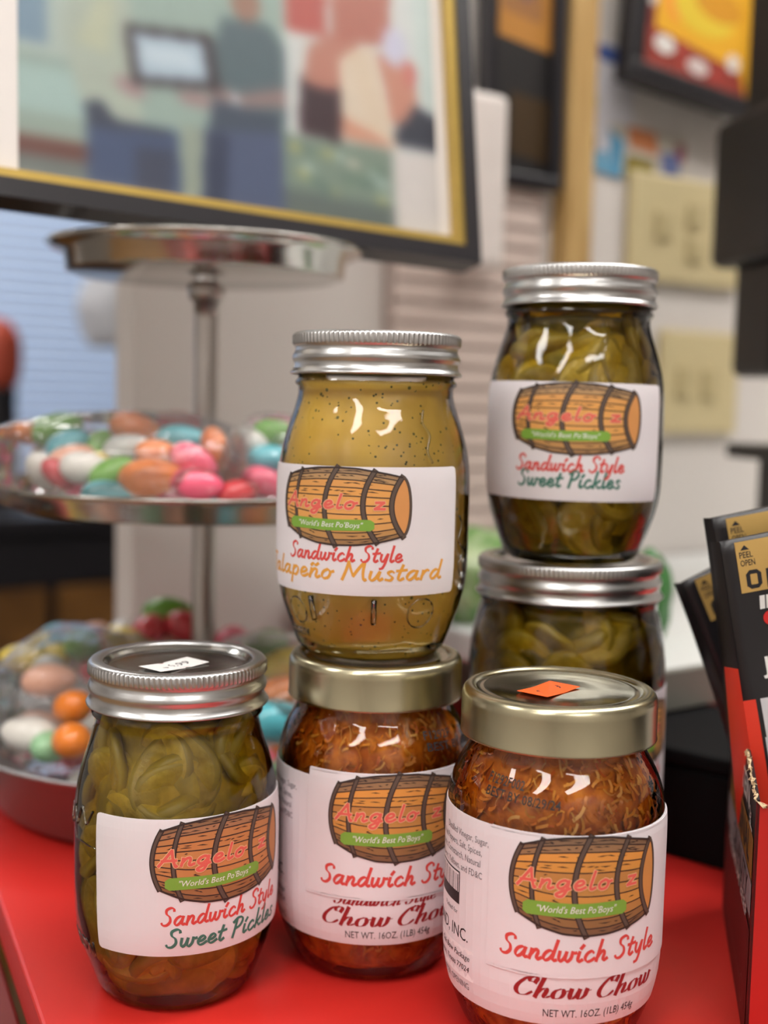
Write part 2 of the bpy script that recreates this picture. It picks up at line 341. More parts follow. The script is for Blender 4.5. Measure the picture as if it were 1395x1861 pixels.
# ------------------------------------------------------------------ jar builders
MM = 0.001
def prof_fn(prof):
    zs = [p[1] for p in prof]; rs = [p[0] for p in prof]
    return lambda z: float(np.interp(z, zs, rs))
MASON = smooth_prof([(r * MM, z * MM) for r, z in ((26, 0), (29.5, .6), (31.6, 3), (33.6, 8), (36.2, 15), (38.8, 23), (40.3, 31), (40.9, 40), (41, 52), (41, 66), (40.8, 76), (39.9, 84), (38.3, 91), (36.2, 98), (34.2, 104), (33, 109), (32.9, 112), (34.3, 113.3), (34.3, 114.4), (33.2, 115.6), (33, 120))])
WIDE = smooth_prof([(r * MM, z * MM) for r, z in ((33, 0), (37, .8), (40, 4), (43, 12), (46, 24), (47.3, 40), (47.5, 60), (47.3, 100), (46.4, 125), (44, 138), (42.2, 144), (42.2, 147), (43.3, 148.2), (42.2, 149.5), (42, 155))])
CHOWJ = smooth_prof([(r * MM, z * MM) for r, z in ((27, 0), (30, .4), (33, 3), (36, 9), (38.6, 16), (40.6, 24), (41.5, 32), (41.7, 42), (41.7, 60), (41.7, 80), (41.5, 87), (40.6, 94), (38.6, 100.5), (35.8, 106), (33.6, 110), (33, 113), (33, 118))])
H_M, H_W, H_C = 134.7 * MM, 167.2 * MM, 132.7 * MM
CLEAR = glass('jar_glass', bump=.42, bscale=60)
CLEAR_C = glass('relish_jar_glass', bump=0.12, bscale=30)
EMB = glass('embossed_glass', tint=(0.95, 0.96, 0.93), ior=1.6, rough=0.08, bump=0.0)
SILVER = mat('silver_band', (0.60, 0.60, 0.60, 1), 0.3, 1.0, var=0.05, scale=300)
SILVER_TOP = mat('silver_lid', (0.5, 0.5, 0.48, 1), 0.16, 1.0, var=0.08, scale=120, bump=0.05, bscale=200)
GOLD = mat('gold_lid', (0.52, 0.475, 0.32, 1), 0.27, 1.0, var=0.05, scale=150)
GOLD_TOP = mat('gold_lid_panel', (0.5, 0.47, 0.33, 1), 0.14, 1.0, var=0.12, scale=90, bump=0.06, bscale=150)
BRINE = liquid('pickle_brine', (0.955, 0.88, 0.0), 130)
BRINE_D = liquid('dark_pickle_brine', (0.92, 0.84, 0.0), 160)
AMBER = liquid('relish_syrup', (0.93, 0.72, 0.0), 170)
PCORE = two_tone('pickle_core', srgb(126, 108, 32), srgb(184, 158, 56), 60, rough=.4, bump=.6, c3=srgb(152, 130, 40))
PCORE_D = two_tone('dark_pickle_core', srgb(84, 74, 24), srgb(138, 118, 42), 75, rough=.4, bump=.6, c3=srgb(108, 94, 30))
FLESH = [two_tone('pickle_flesh_%s' % n, a, b, 180, rough=0.35, bump=0.5, lo=.35, hi=.7) for n, a, b in (('olive', srgb(172, 144, 46), srgb(210, 182, 80)), ('yellow', srgb(186, 154, 50), srgb(222, 194, 92)), ('deep', srgb(140, 116, 38), srgb(182, 152, 62)))]
RIND = mat('pickle_rind', srgb(166, 142, 54), 0.4, var=0.25, scale=150)
SHRED = [mat('relish_shred_%s' % n, c, 0.4, var=0.2, scale=200) for n, c in (('amber', srgb(226, 158, 74)), ('orange', srgb(220, 138, 60)), ('pale', srgb(232, 178, 100)), ('red', srgb(212, 112, 50)))]
RELISH = two_tone('relish_core', srgb(176, 92, 34), srgb(224, 146, 68), 150, rough=0.5, bump=0.5)
MUST = mustard_mat()

def band_mesh(R, name):
    p = [(-5.8, -.9), (-5.4, -.2), (-4.2, 0), (-2.0, 0), (-.9, -.3), (-.35, -1.0), (-.2, -1.5), (-.2, -4.9), (-.5, -5.5), (-1.1, -6.0), (-1.3, -7.0), (-.9, -8.2), (-.15, -9.4), (.15, -10.5), (-.1, -11.5), (-.7, -12.3), (-.9, -13.2), (-.7, -14.6), (-.2, -15.6), (.5, -16.4), (.95, -17.0), (.75, -17.5), (-.2, -17.6)]
    prof = [((R + a) * MM, b * MM) for a, b in p]
    teeth = int(2 * PI * R / 2.15); n = teeth * 4
    def mod(j, a, r, z):
        if -5.0 * MM <= z <= -1.4 * MM: return r + 0.42 * MM * cos(a * teeth)
        return r
    v, f = lathe(prof, n, False, mod); return mesh(name, v, f, SILVER, smooth=True)
def disc_mesh(R, name):
    p = [(R - 4.6, -1.1), (R - 5.8, -1.0), (R - 6.6, -1.3), (R - 7.4, -2.4), (R - 8.4, -2.7), (R - 10.5, -2.5), (R - 11, -2.6), (R - 20, -2.55), (0.001, -2.5)]
    v, f = lathe([(a * MM, b * MM) for a, b in p], 96, False); return mesh(name, v, f, SILVER_TOP, smooth=True)
BAND35, DISC35 = band_mesh(35.6, 'screw_band'), disc_mesh(35.6, 'lid_disc')
BAND44, DISC44 = band_mesh(43.7, 'wide_screw_band'), disc_mesh(43.7, 'wide_lid_disc')
gp = [(36.4, -18), (37.0, -18), (37.35, -17.6), (37.1, -16.9), (37.1, -5), (37.0, -3.2), (36.4, -1.5), (35.4, -.5), (34.2, -.1), (33.2, -.05), (32.3, -.35), (31.8, -.8)]
gv, gf = lathe([(a * MM, b * MM) for a, b in gp], 128, False); GLID = mesh('gold_cap', gv, gf, GOLD, smooth=True)
gp = [(31.8, -.8), (31.2, -1.2), (29.8, -1.25), (29.2, -1.05), (27.8, -1.05), (27.2, -1.25), (14, -1.3), (.001, -1.2)]
gv, gf = lathe([(a * MM, b * MM) for a, b in gp], 128, False); GTOP = mesh('gold_cap_panel', gv, gf, GOLD_TOP, smooth=True)
def glass_mesh(prof, name, m):
    v, f = lathe([(0.001, 0.004)] + [(prof[0][0] * .85, 0.0035), (prof[0][0] * .95, .0005)] + list(prof), 120, False); return mesh(name, v, f, m, smooth=True)
GM = glass_mesh(MASON, 'pint_glass', CLEAR); GW = glass_mesh(WIDE, 'wide_glass', CLEAR); GC = glass_mesh(CHOWJ, 'relish_glass', CLEAR_C)
def inner(prof, gap, z0, z1):
    fn = prof_fn(prof); zs = np.arange(z0, z1, 0.002); return [(max(.004, fn(z) - gap * min(1, .3 + z / .035) - max(0, z0 + .003 - z) * 1.0 - .0004), z) for z in zs]
def fill_mesh(prof, gap, z0, z1, name, m, amp=0.0, n=96):
    p = inner(prof, gap, z0, z1)
    v, f = lathe(p, n, True); v = np.array(v)
    if amp:
        for q in v:
            k = noise3(q, 70) * amp; r = math.hypot(q[0], q[1]); q[0] *= (r + k) / r; q[1] *= (r + k) / r
    return mesh(name, v, f, m, smooth=True)
CHIPS = []
for k in range(9):
    rr = random.Random(20 + k); n = 28; v = []; R0 = rr.uniform(12.5, 18) * MM; th = rr.uniform(2.4, 4.0) * MM; ph = rr.uniform(0, 6)
    prof = [(0.0, th), (.35, th * 1.0), (.7, th * .97), (.92, th * .8), (1.0, th * .35), (1.0, -th * .35), (.92, -th * .8), (.6, -th), (0.0, -th)]
    for j, (a, z) in enumerate(prof):
        for i in range(n):
            t = 2 * PI * i / n; r = a * R0 * (1 + .07 * sin(2 * t + ph) + .04 * sin(3 * t + 2 * ph)); wob = .0010 * sin(2 * t + ph * 2) * a * a + .0004 * sin(5 * t + ph) * a
            v.append((r * cos(t), r * sin(t), z + wob))
    f = [(j * n + i, j * n + (i + 1) % n, (j + 1) * n + (i + 1) % n, (j + 1) * n + i) for j in range(len(prof) - 1) for i in range(n)]
    mi = [1 if 3 <= q // n <= 5 else 0 for q in range(len(f))]
    CHIPS.append(mesh('pickle_slice', v, f, [FLESH[k % 3], RIND], mi, True))
def fill_chips(jar, prof, count, zmax, seed):
    rr = random.Random(seed); fn = prof_fn(prof)
    for k in range(count):
        me = CHIPS[rr.randrange(len(CHIPS))]; vv = np.array([p.co for p in me.vertices])
        a = rr.uniform(-1.9, 1.9); z = .012 + (zmax - .022) * ((k + rr.random()) / count)
        nrm = Vector((sin(a), -cos(a), rr.uniform(-.7, .7))).normalized()
        nrm = (nrm + Vector((rr.gauss(0, .35), rr.gauss(0, .35), rr.gauss(0, .25)))).normalized()
        q = nrm.to_track_quat('Z', 'Y') @ Matrix.Rotation(rr.uniform(0, 6), 3, 'Z').to_quaternion(); mt = np.array(q.to_matrix())
        w = vv @ mt.T; r = fn(z) - .004
        for _ in range(25):
            p = w + np.array((r * sin(a), -r * cos(a), z)); ex = np.hypot(p[:, 0], p[:, 1]) - np.interp(p[:, 2], [b[1] for b in prof], [b[0] for b in prof]) + .0017
            zlo = .004 - p[:, 2].min(); zhi = p[:, 2].max() - zmax + .001
            if zlo > 0: z += zlo
            elif zhi > 0: z -= zhi
            elif ex.max() > 0: r -= max(ex.max(), .0004)
            else: break
        o = link('pickle_slice', me, jar, (r * sin(a), -r * cos(a), z)); o.rotation_mode = 'QUATERNION'; o.rotation_quaternion = q
def placer(prof, a_c, zc, tilt, R0, base_off=0.35, wr=1.0, seed=0.0):
    fn = prof_fn(prof); ct, st = cos(tilt), sin(tilt); ac = rad(a_c)
    def place(x, y, layer=0.0):
        X = x * ct - y * st; Y = x * st + y * ct; z = (zc + Y) * MM; a = ac + X / R0
        r = fn(min(max(z, 0), prof[-1][1])) + (base_off + layer * .035 + wr * .18 * (noise3((x * .06, y * .03, seed), 1.0) + .5)) * MM
        return (r * sin(a), -r * cos(a), z)
    return place
def paper(name, parent, place, w, h, m=PAPER, rc=1.6, label=None, thick=.3):
    ys = [0, .25, .6, 1.1, rc] + list(np.linspace(rc + 3, h - rc - 3, 14)) + [h - rc, h - 1.1, h - .6, h - .25, h]; nx = 56
    v, f = [], []
    for y in ys:
        e = min(y, h - y); dx = rc - math.sqrt(max(0, rc * rc - (rc - e) ** 2)) if e < rc else 0
        for i in range(nx + 1): v.append(place(-w / 2 + dx + (w - 2 * dx) * i / nx, y - h / 2, 0))
    N = len(v); nr = len(ys)
    f = [(j * (nx + 1) + i, j * (nx + 1) + i + 1, (j + 1) * (nx + 1) + i + 1, (j + 1) * (nx + 1) + i) for j in range(nr - 1) for i in range(nx)]
    # turned-in edge so the paper has thickness
    ring = [i for i in range(nx + 1)] + [j * (nx + 1) + nx for j in range(1, nr)] + [(nr - 1) * (nx + 1) + i for i in range(nx - 1, -1, -1)] + [j * (nx + 1) for j in range(nr - 2, 0, -1)]
    for q in ring:
        x, y, z = v[q]; r = math.hypot(x, y); k = (r - thick * MM) / r; v.append((x * k, y * k, z))
    L = len(ring); f += [(ring[i], N + i, N + (i + 1) % L, ring[(i + 1) % L]) for i in range(L)]
    return link(name, mesh(name, v, f, m, smooth=False), parent, label=label)
def mason_parts(jar, H, band, disc, gm):
    link('glass_body', gm, jar, label='clear glass jar body')
    b = link('screw_band', band, jar, (0, 0, H), label='silver ribbed screw band'); link('lid_disc', disc, jar, (0, 0, H), label='flat silver lid disc')
    return b
def price_tag(jar, z, cx, cy, rot, w, h, m, txt, border=None, notch=True):
    pts = [(-w / 2, -h / 2), (0, -h / 2), (1.2 * (1 if notch else 0), -h / 2 + (1.2 if notch else 0)), (w * .12, -h / 2), (w / 2, -h / 2), (w / 2, h / 2), (0, h / 2), (-1.2 * (1 if notch else 0), h / 2 - (1.2 if notch else 0)), (-w * .12, h / 2), (-w / 2, h / 2)]
    c, s = cos(rot), sin(rot); pl = lambda x, y, l=0: ((cx + x * c - y * s) * MM, (cy + x * s + y * c) * MM, z + (.15 + l * .04 + .012 * abs(x) ** 1.5) * MM)
    n = len(pts); v = [pl(*p) for p in pts]; v += [(a, b, d - .00012) for a, b, d in v]
    f = [tuple(range(n))] + [(i, i + n, (i + 1) % n + n, (i + 1) % n) for i in range(n)]
    t = link('price_sticker', mesh('price_sticker', v, f, m), jar)
    I = Ink(); I.text(txt, 0, -2.2, 4.4, 2, INK['black'], 'C', shear=.15, bold=.01)
    if border:
        for y in (-h / 2 + 1.3, h / 2 - 1.5): I.rect(-w / 2 + 2, y, w / 2 - 2, y + .35, 1, border)
    I.build('price_print', t, pl)
EMB_R = 0.2
def emboss_text(jar, prof, txt, a_c, z, h, width, bevel=.05):
    v, f = font_mesh(txt, -.02, bevel); xs = [p[0] for p in v]; x0, x1 = min(xs), max(xs); k = h / .69; kx = width / (x1 - x0); fn = prof_fn(prof); out = []
    for p in v:
        x = (p[0] - (x0 + x1) / 2) * kx; zz = (z + p[1] * k) * MM; a = rad(a_c) + x * MM / .041; r = fn(zz) + .0001 + p[2] * .006; out.append((r * sin(a), -r * cos(a), zz))
    link('embossed_lettering', mesh('embossed_lettering', out, f, EMB, smooth=True), jar, label='raised clear glass lettering')
def emboss_line(jar, prof, pts, w=.8, name='embossed_mark'):
    fn = prof_fn(prof); P = []
    for a, z in pts: r = fn(z * MM) + .0001; P.append((r * sin(rad(a)), -r * cos(rad(a)), z * MM))
    v, f = tube(P, w * MM / 2, 6); link(name, mesh(name, v, f, EMB, smooth=True), jar)
def circle_pts(a0, z0, r): return [(a0 + math.degrees(r * cos(t) / 39), z0 + r * sin(t)) for t in np.linspace(0, 2 * PI, 25)]

# ================================================================== THE SETTING
U35 = rad(35); OW = Vector((.33, 1.3, 0)); UW = Vector((cos(U35), sin(U35), 0)); WW = Vector((-sin(U35), cos(U35), 0))
def room(s, t, z=0.0): p = OW + UW * s + WW * t; return (p.x, p.y, z)
RZ = (0, 0, U35)
ZF, ZC = -0.9, 1.7
WALLP = mat('wall_paint', srgb(214, 207, 201), 0.75, var=0.04, scale=8, bump=.05, bscale=120)
WHITEP = mat('ceiling_paint', srgb(226, 224, 220), 0.8, var=0.03, scale=6)
def slab(name, s0, s1, t0, t1, z0, z1, m, b=0.0):
    return struct(name, box_mesh(name, m, s1 - s0, t1 - t0, z1 - z0, b), room((s0 + s1) / 2, (t0 + t1) / 2, (z0 + z1) / 2), RZ)
slab('floor', -3.6, 2.4, -3.2, 2.4, ZF - .1, ZF, mat('floor_tile', srgb(120, 112, 104), .4, var=.15, scale=5))
slab('ceiling', -3.6, 2.4, -3.2, 2.4, ZC, ZC + .1, WHITEP)
slab('wall_front', -.64, 2.3, 0, .035, ZF, ZC, WALLP)
slab('wall_back', -3.6, 2.4, -3.2, -3.1, ZF, ZC, WALLP)
slab('wall_left', -3.6, -3.5, -3.1, 2.3, ZF, ZC, WALLP)
slab('wall_right', 2.3, 2.4, -3.1, 2.3, ZF, ZC, WALLP)
# far wall with a window opening (s -1.2 .. .42, z .02 .. 1.2)
wfar = bpy.data.objects.new('wall_far', None)
def far_wall():
    bm = bmesh.new()
    for s0, s1, z0, z1 in ((-3.5, -1.2, ZF, ZC), (.42, 2.3, ZF, ZC), (-1.2, .42, ZF, .02), (-1.2, .42, 1.2, ZC)):
        v, f = bevel_box(s1 - s0, .1, z1 - z0, 0, 1, ((s0 + s1) / 2, 0, (z0 + z1) / 2)); vs = [bm.verts.new(q) for q in v]
        for q in f: bm.faces.new([vs[i] for i in q])
    me = bpy.data.meshes.new('wall_far'); bm.to_mesh(me); bm.free(); me.materials.append(WALLP); return me
bpy.data.objects.remove(wfar); struct('wall_far', far_wall(), room(0, 2.25), RZ)
win = struct('window_1', box_mesh('window_1', mat('window_sill_paint', srgb(196, 202, 210), .5), 1.66, .05, .04, .004, (-.39, 0, 0)), room(0, 2.17, .0), RZ)
link('window_pane', box_mesh('window_pane', mat('daylit_pane', (.02, .02, .02, 1), .1, emis=(.66, .80, 1.0, 1), estr=WINDOW_STRENGTH), 1.62, .01, 1.2, 0, (-.39, .05, .61)), win)
for sx in (-1.19, -.39, .41): link('window_frame', box_mesh('window_frame', mat('window_frame_paint', srgb(190, 198, 210), .5), .05, .05, 1.2, .004, (sx, .03, .61)), win)
BL = mat('blind_slat', srgb(198, 210, 230), .5, var=.05)
slat = box_mesh('blind_slat', BL, 1.6, .03, .0022, 0)
for k in range(42): link('blind_slat', slat, win, (-.39, -.01, .04 + k * .0275), (rad(48), 0, 0))
# boarded panel with horizontal slats between the jars, wood post
pan = struct('trim_1', box_mesh('trim_1', mat('panel_back', srgb(186, 170, 162), .7), .17, .012, 1.1, .002), room(-.325, -.006, -.1), RZ, 'pinkish beige louvred panel on the wall')
bd = box_mesh('louvre_slat', mat('louvre_paint', srgb(202, 184, 174), .6, var=.05), .164, .006, .0165, .001)
for k in range(36): link('slat', bd, pan, (0, -.008, -.1 + k * .0185), (rad(-7), 0, 0))
struct('trim_2', box_mesh('trim_2', two_tone('oak_trim', srgb(176, 140, 84), srgb(204, 170, 112), 12, rough=.5, bump=.1, stretch=(6, 6, .6)), .035, .022, 2.0, .003), room(-.200, -.012, .4), RZ, 'tan wooden strip running up the wall')
struct('trim_3', box_mesh('trim_3', mat('white_trim', srgb(226, 218, 212), .5), .046, .016, .15, .007), room(-.334, -.040, .433), RZ, 'white rounded board beside the black frame')
# ceiling lights
for i, (x, y, l, w_) in enumerate(LAMPS):
    o = thing('ceiling_light', 'white rectangular ceiling light panel ' + ('above the jars', 'toward the left wall', 'toward the right wall', 'behind on the left', 'behind on the right', 'near the far window', 'added to brighten the wall on the right')[i], 'light', (x, y, ZC), RZ, 'ceiling light panels')
    link('diffuser', box_mesh('diffuser', mat('lamp_diffuser', (.8, .8, .8, 1), .5, emis=(1, .97, .93, 1), estr=LIGHT_STRENGTH), l, w_, .02, 0, (0, 0, -.022)), o)
    for sx, sy, dx, dy in ((l + .05, .03, 0, w_ / 2 + .01), (l + .05, .03, 0, -w_ / 2 - .01), (.03, w_, l / 2 + .01, 0), (.03, w_, -l / 2 - .01, 0)):
        link('frame', box_mesh('lamp_frame', WHITEP, sx, sy, .035, .002, (dx, dy, -.018)), o)

# ================================================================== RED COUNTER, SHELVES
P0 = Vector((-.126, .441, 0)); A25 = math.atan2(.42, .907); u5 = Vector((cos(A25), sin(A25), 0)); w5 = Vector((-sin(A25), cos(A25), 0))
RED = mat('red_laminate', srgb(204, 44, 38), .34, var=.04, scale=20, bump=.02, bscale=60)
ct = thing('red_counter', 'glossy red counter top under the jars', 'counter', tuple(P0 + Vector((0, 0, -.9))), (0, 0, A25))
link('counter_top', box_mesh('counter_top', RED, .8, .605, .02, .0015, (.4, .1225, .89)), ct)
link('step_board', box_mesh('step_board', mat('maroon_board', srgb(112, 38, 34), .35, var=.15, scale=30), .075, .605, .012, .002, (-.0385, .1225, .872)), ct, label='dull maroon lower ledge')
link('counter_base', box_mesh('counter_base', two_tone('counter_wood', srgb(96, 66, 36), srgb(140, 100, 56), 20, bump=.1, stretch=(1, 1, 6)), .72, .55, .87, .004, (.4, .1225, .435)), ct)
wb = thing('wood_bench', 'brown wooden bench below the left edge of the red counter', 'bench', tuple(P0 + u5 * -.26 + Vector((0, 0, -.9))), (0, 0, A25))
WOODB = two_tone('bench_wood', srgb(104, 74, 40), srgb(150, 112, 62), 16, bump=.15, stretch=(1, 6, 1))
for k in range(5): link('plank', box_mesh('bench_plank', WOODB, .064, .9, .02, .002), wb, (-.14 + .067 * k, 0, .78))
for sx in (-.12, .12):
    for sy in (-.4, .4): link('leg', box_mesh('bench_leg', WOODB, .04, .04, .77, .003), wb, (sx, sy, .385))

SHELF = mat('shelf_white', srgb(214, 216, 214), .35, var=.03)
sh = thing('white_shelf', 'white counter slab with grey edge behind the pickle jars', 'counter', room(0, 0, .061), RZ)
link('slab', box_mesh('shelf_slab', SHELF, 1.5, .39, .022, .003, (.25, -.2, .0125)), sh)
link('edge_band', box_mesh('edge_band', mat('shelf_edge_grey', srgb(120, 118, 110), .5), 1.5, .006, .024, .001, (.25, -.3985, .0125)), sh, label='grey front edge')

for bx_ in (.1, .5, .9):
    v, f = prism([(0, 0), (0, -.05), (.012, -.05), (.2, -.008), (.2, 0)], -.01, .01); v = [(bx_ + y, -x - .003, z) for x, y, z in v]; link('bracket', mesh('bracket', v, f, mat('bracket_dark', srgb(30, 28, 30), .6)), sh)
bx = thing('black_box', 'matte black box on the red counter beside the snack display', 'box', (.16, .626, 0), (0, 0, rad(-41)))
BLK = mat('black_card', srgb(9, 8, 10), .8, var=.2, scale=40, spec=.2)
link('body', box_mesh('box_body', BLK, .12, .1, .05, .002, (0, .05, .0252)), bx); link('lid', box_mesh('box_lid', BLK, .123, .103, .009, .002, (0, .05, .0552)), bx)

# ================================================================== JARS
def pickle_jar(name, label, x, y, z, seed, brine=BRINE, rz=0):
    j = thing(name, label, 'jar', (x, y, z), (0, 0, rz), 'glass jars of pickles and relish')
    mason_parts(j, H_M, BAND35, DISC35, GM)
    link('brine', fill_mesh(MASON, .0011, .003, .1175, 'pint_brine', brine), j, label='olive green brine')
    link('filler_core', fill_mesh(MASON, .0075, .0042, .114, 'filler_core', PCORE if brine is BRINE else PCORE_D, .003), j)  # opaque olive core, added so light is not lost inside the brine
    fill_chips(j, MASON, 60, .116, seed); return j
def pickle_label(j, a_left, z_top, h, tilt, woods, a_b, wb_, hb, sand, sweet, seed):
    R0 = 41.3; w = 102; a_c = a_left + math.degrees(w / 2 / R0); zc = z_top - h / 2
    pl = placer(MASON, a_c, zc, rad(tilt), R0, seed=seed); lab = paper('paper_label', j, pl, w, h, label='white paper label with barrel emblem')
    X = lambda a: rad(a - a_c) * R0
    I = Ink(); barrel(I, X(a_b), h / 2 - hb / 2 - .4, wb_, hb, 2, woods); I.build('barrel_print', lab, pl)
    I = Ink(); (x0, x1, zb) = sand; I.script('Sandwich Style', X(x0), zb - zc, 6.9, X(x1) - X(x0) - 1, .9, 2, INK['red'])
    (x0, x1, zb) = sweet; I.script('Sweet Pickles', X(x0), zb - zc, 7.2, X(x1) - X(x0) - 1, 1.0, 2, INK['green']); I.build('lettering', lab, pl)
# front left pickle jar
pl_ = pickle_jar('pickle_jar', 'pickle jar standing at front left with white price tag on its lid', -.0818, .4815, 0, 11)
pickle_label(pl_, -37.5, 81.3, 53.5, .6, W_BROWN, 38.5, 60, 33, (1.5, 78.5, 40.5), (3.8, 79, 31.6), 1.0)
price_tag(pl_, H_M - .0024, -.5, -6.5, rad(50.5), 25, 13.5, mat('tag_white', srgb(236, 232, 230), .5), '$6.99', ink(220, 150, 150))
emboss_text(pl_, MASON, 'MASON', -64, 21, 6, 30); emboss_line(pl_, MASON, [(-80, 66), (-60, 66), (-45, 66), (-38, 66)], .7)
emboss_line(pl_, MASON, spline([(-82, 76), (-72, 70), (-66, 78), (-60, 72), (-54, 80), (-48, 74), (-42, 80)]), 1.0)
emboss_line(pl_, MASON, spline([(-74, 108), (-70, 100), (-68, 88), (-66, 76)]), .8)
# tall wide pickle jar at the back, and the pint standing on it
pb = thing('wide_pickle_jar', 'wide dark pickle jar at the back carrying another pickle jar', 'jar', (.0898, .5774, 0), (0, 0, 0), 'glass jars of pickles and relish')
mason_parts(pb, H_W, BAND44, DISC44, GW); link('brine', fill_mesh(WIDE, .0011, .003, .152, 'wide_brine', BRINE_D), pb, label='dark olive brine'); link('filler_core', fill_mesh(WIDE, .0085, .006, .148, 'wide_core', PCORE_D, .003), pb); fill_chips(pb, WIDE, 70, .15, 31)  # the wide jar gets the same added core to keep its brine from going black
w = 102; plw = placer(WIDE, 20, 83, 0, 47.8, seed=2); lab = paper('paper_label', pb, plw, w, 51, label='white paper label with barrel emblem')
I = Ink(); barrel(I, 12, 8, 60, 31, 2, W_LIGHT); I.build('barrel_print', lab, plw)
I = Ink(); I.script('Sandwich Style', -16, -14, 7.2, 50, .85, 2, INK['red']); I.script('Sweet Pickles', -16, -21, 7.6, 48, .95, 2, INK['green']); I.build('lettering', lab, plw)
pt = pickle_jar('pickle_jar', 'pickle jar stacked on top at back right, level with the wall plates', .0888, .5712, H_W + .0002, 12, BRINE_D)
pickle_label(pt, -85, 82.2, 52.3, -.5, W_LIGHT, -7.3, 61, 31.2, (-45.8, 25.5, 43), (-44.2, 23.5, 36), 3.0)
# mustard jar
mu = thing('mustard_jar', 'jar of yellow jalapeño mustard stacked on a gold lidded jar', 'jar', (-.0046, .5175, H_C + .0002), (0, 0, 0), 'glass jars of pickles and relish')
mason_parts(mu, H_M, BAND35, DISC35, GM)
link('mustard_fill', fill_mesh(MASON, .0021, .0045, .1165, 'mustard_fill', MUST, .0004), mu, label='speckled yellow mustard')
R0 = 41.3; a_c = -87 + math.degrees(51 / R0); zc = 80.3 - 25.8; X = lambda a: rad(a - a_c) * R0
plm = placer(MASON, a_c, zc, rad(.3), R0, seed=5); lab = paper('paper_label', mu, plm, 102, 51.6, label='white paper label with barrel emblem')
I = Ink(); barrel(I, X(-18.6), 25.8 - 15.9, 58.5, 31, 2, W_LIGHT); I.build('barrel_print', lab, plm)
I = Ink(); I.script('Sandwich Style', X(-53.5), 42.6 - zc, 6.4, X(19) - X(-53.5) - 1, .86, 2, INK['red'])
I.script('Jalapeño Mustard', X(-84), 35.2 - zc, 7.4, X(45) - X(-84) - 1, 1.05, 2, INK['amber']); I.build('lettering', lab, plm)
emboss_line(mu, MASON, circle_pts(32, 21, 6.2), .7); emboss_line(mu, MASON, circle_pts(-52, 20, 5.5), .7)
for a in (-38, 2): emboss_line(mu, MASON, [(a, 27), (a, 22), (a, 17)], 2.4)
emboss_text(mu, MASON, 'MADE IN', -58, 9, 3, 16); emboss_line(mu, MASON, spline([(60, 60), (64, 56), (60, 50), (66, 45), (61, 40), (66, 33)]), .8)
emboss_line(mu, MASON, spline([(34, 103), (32, 98), (36, 93), (33, 87), (36, 82)]), .9)

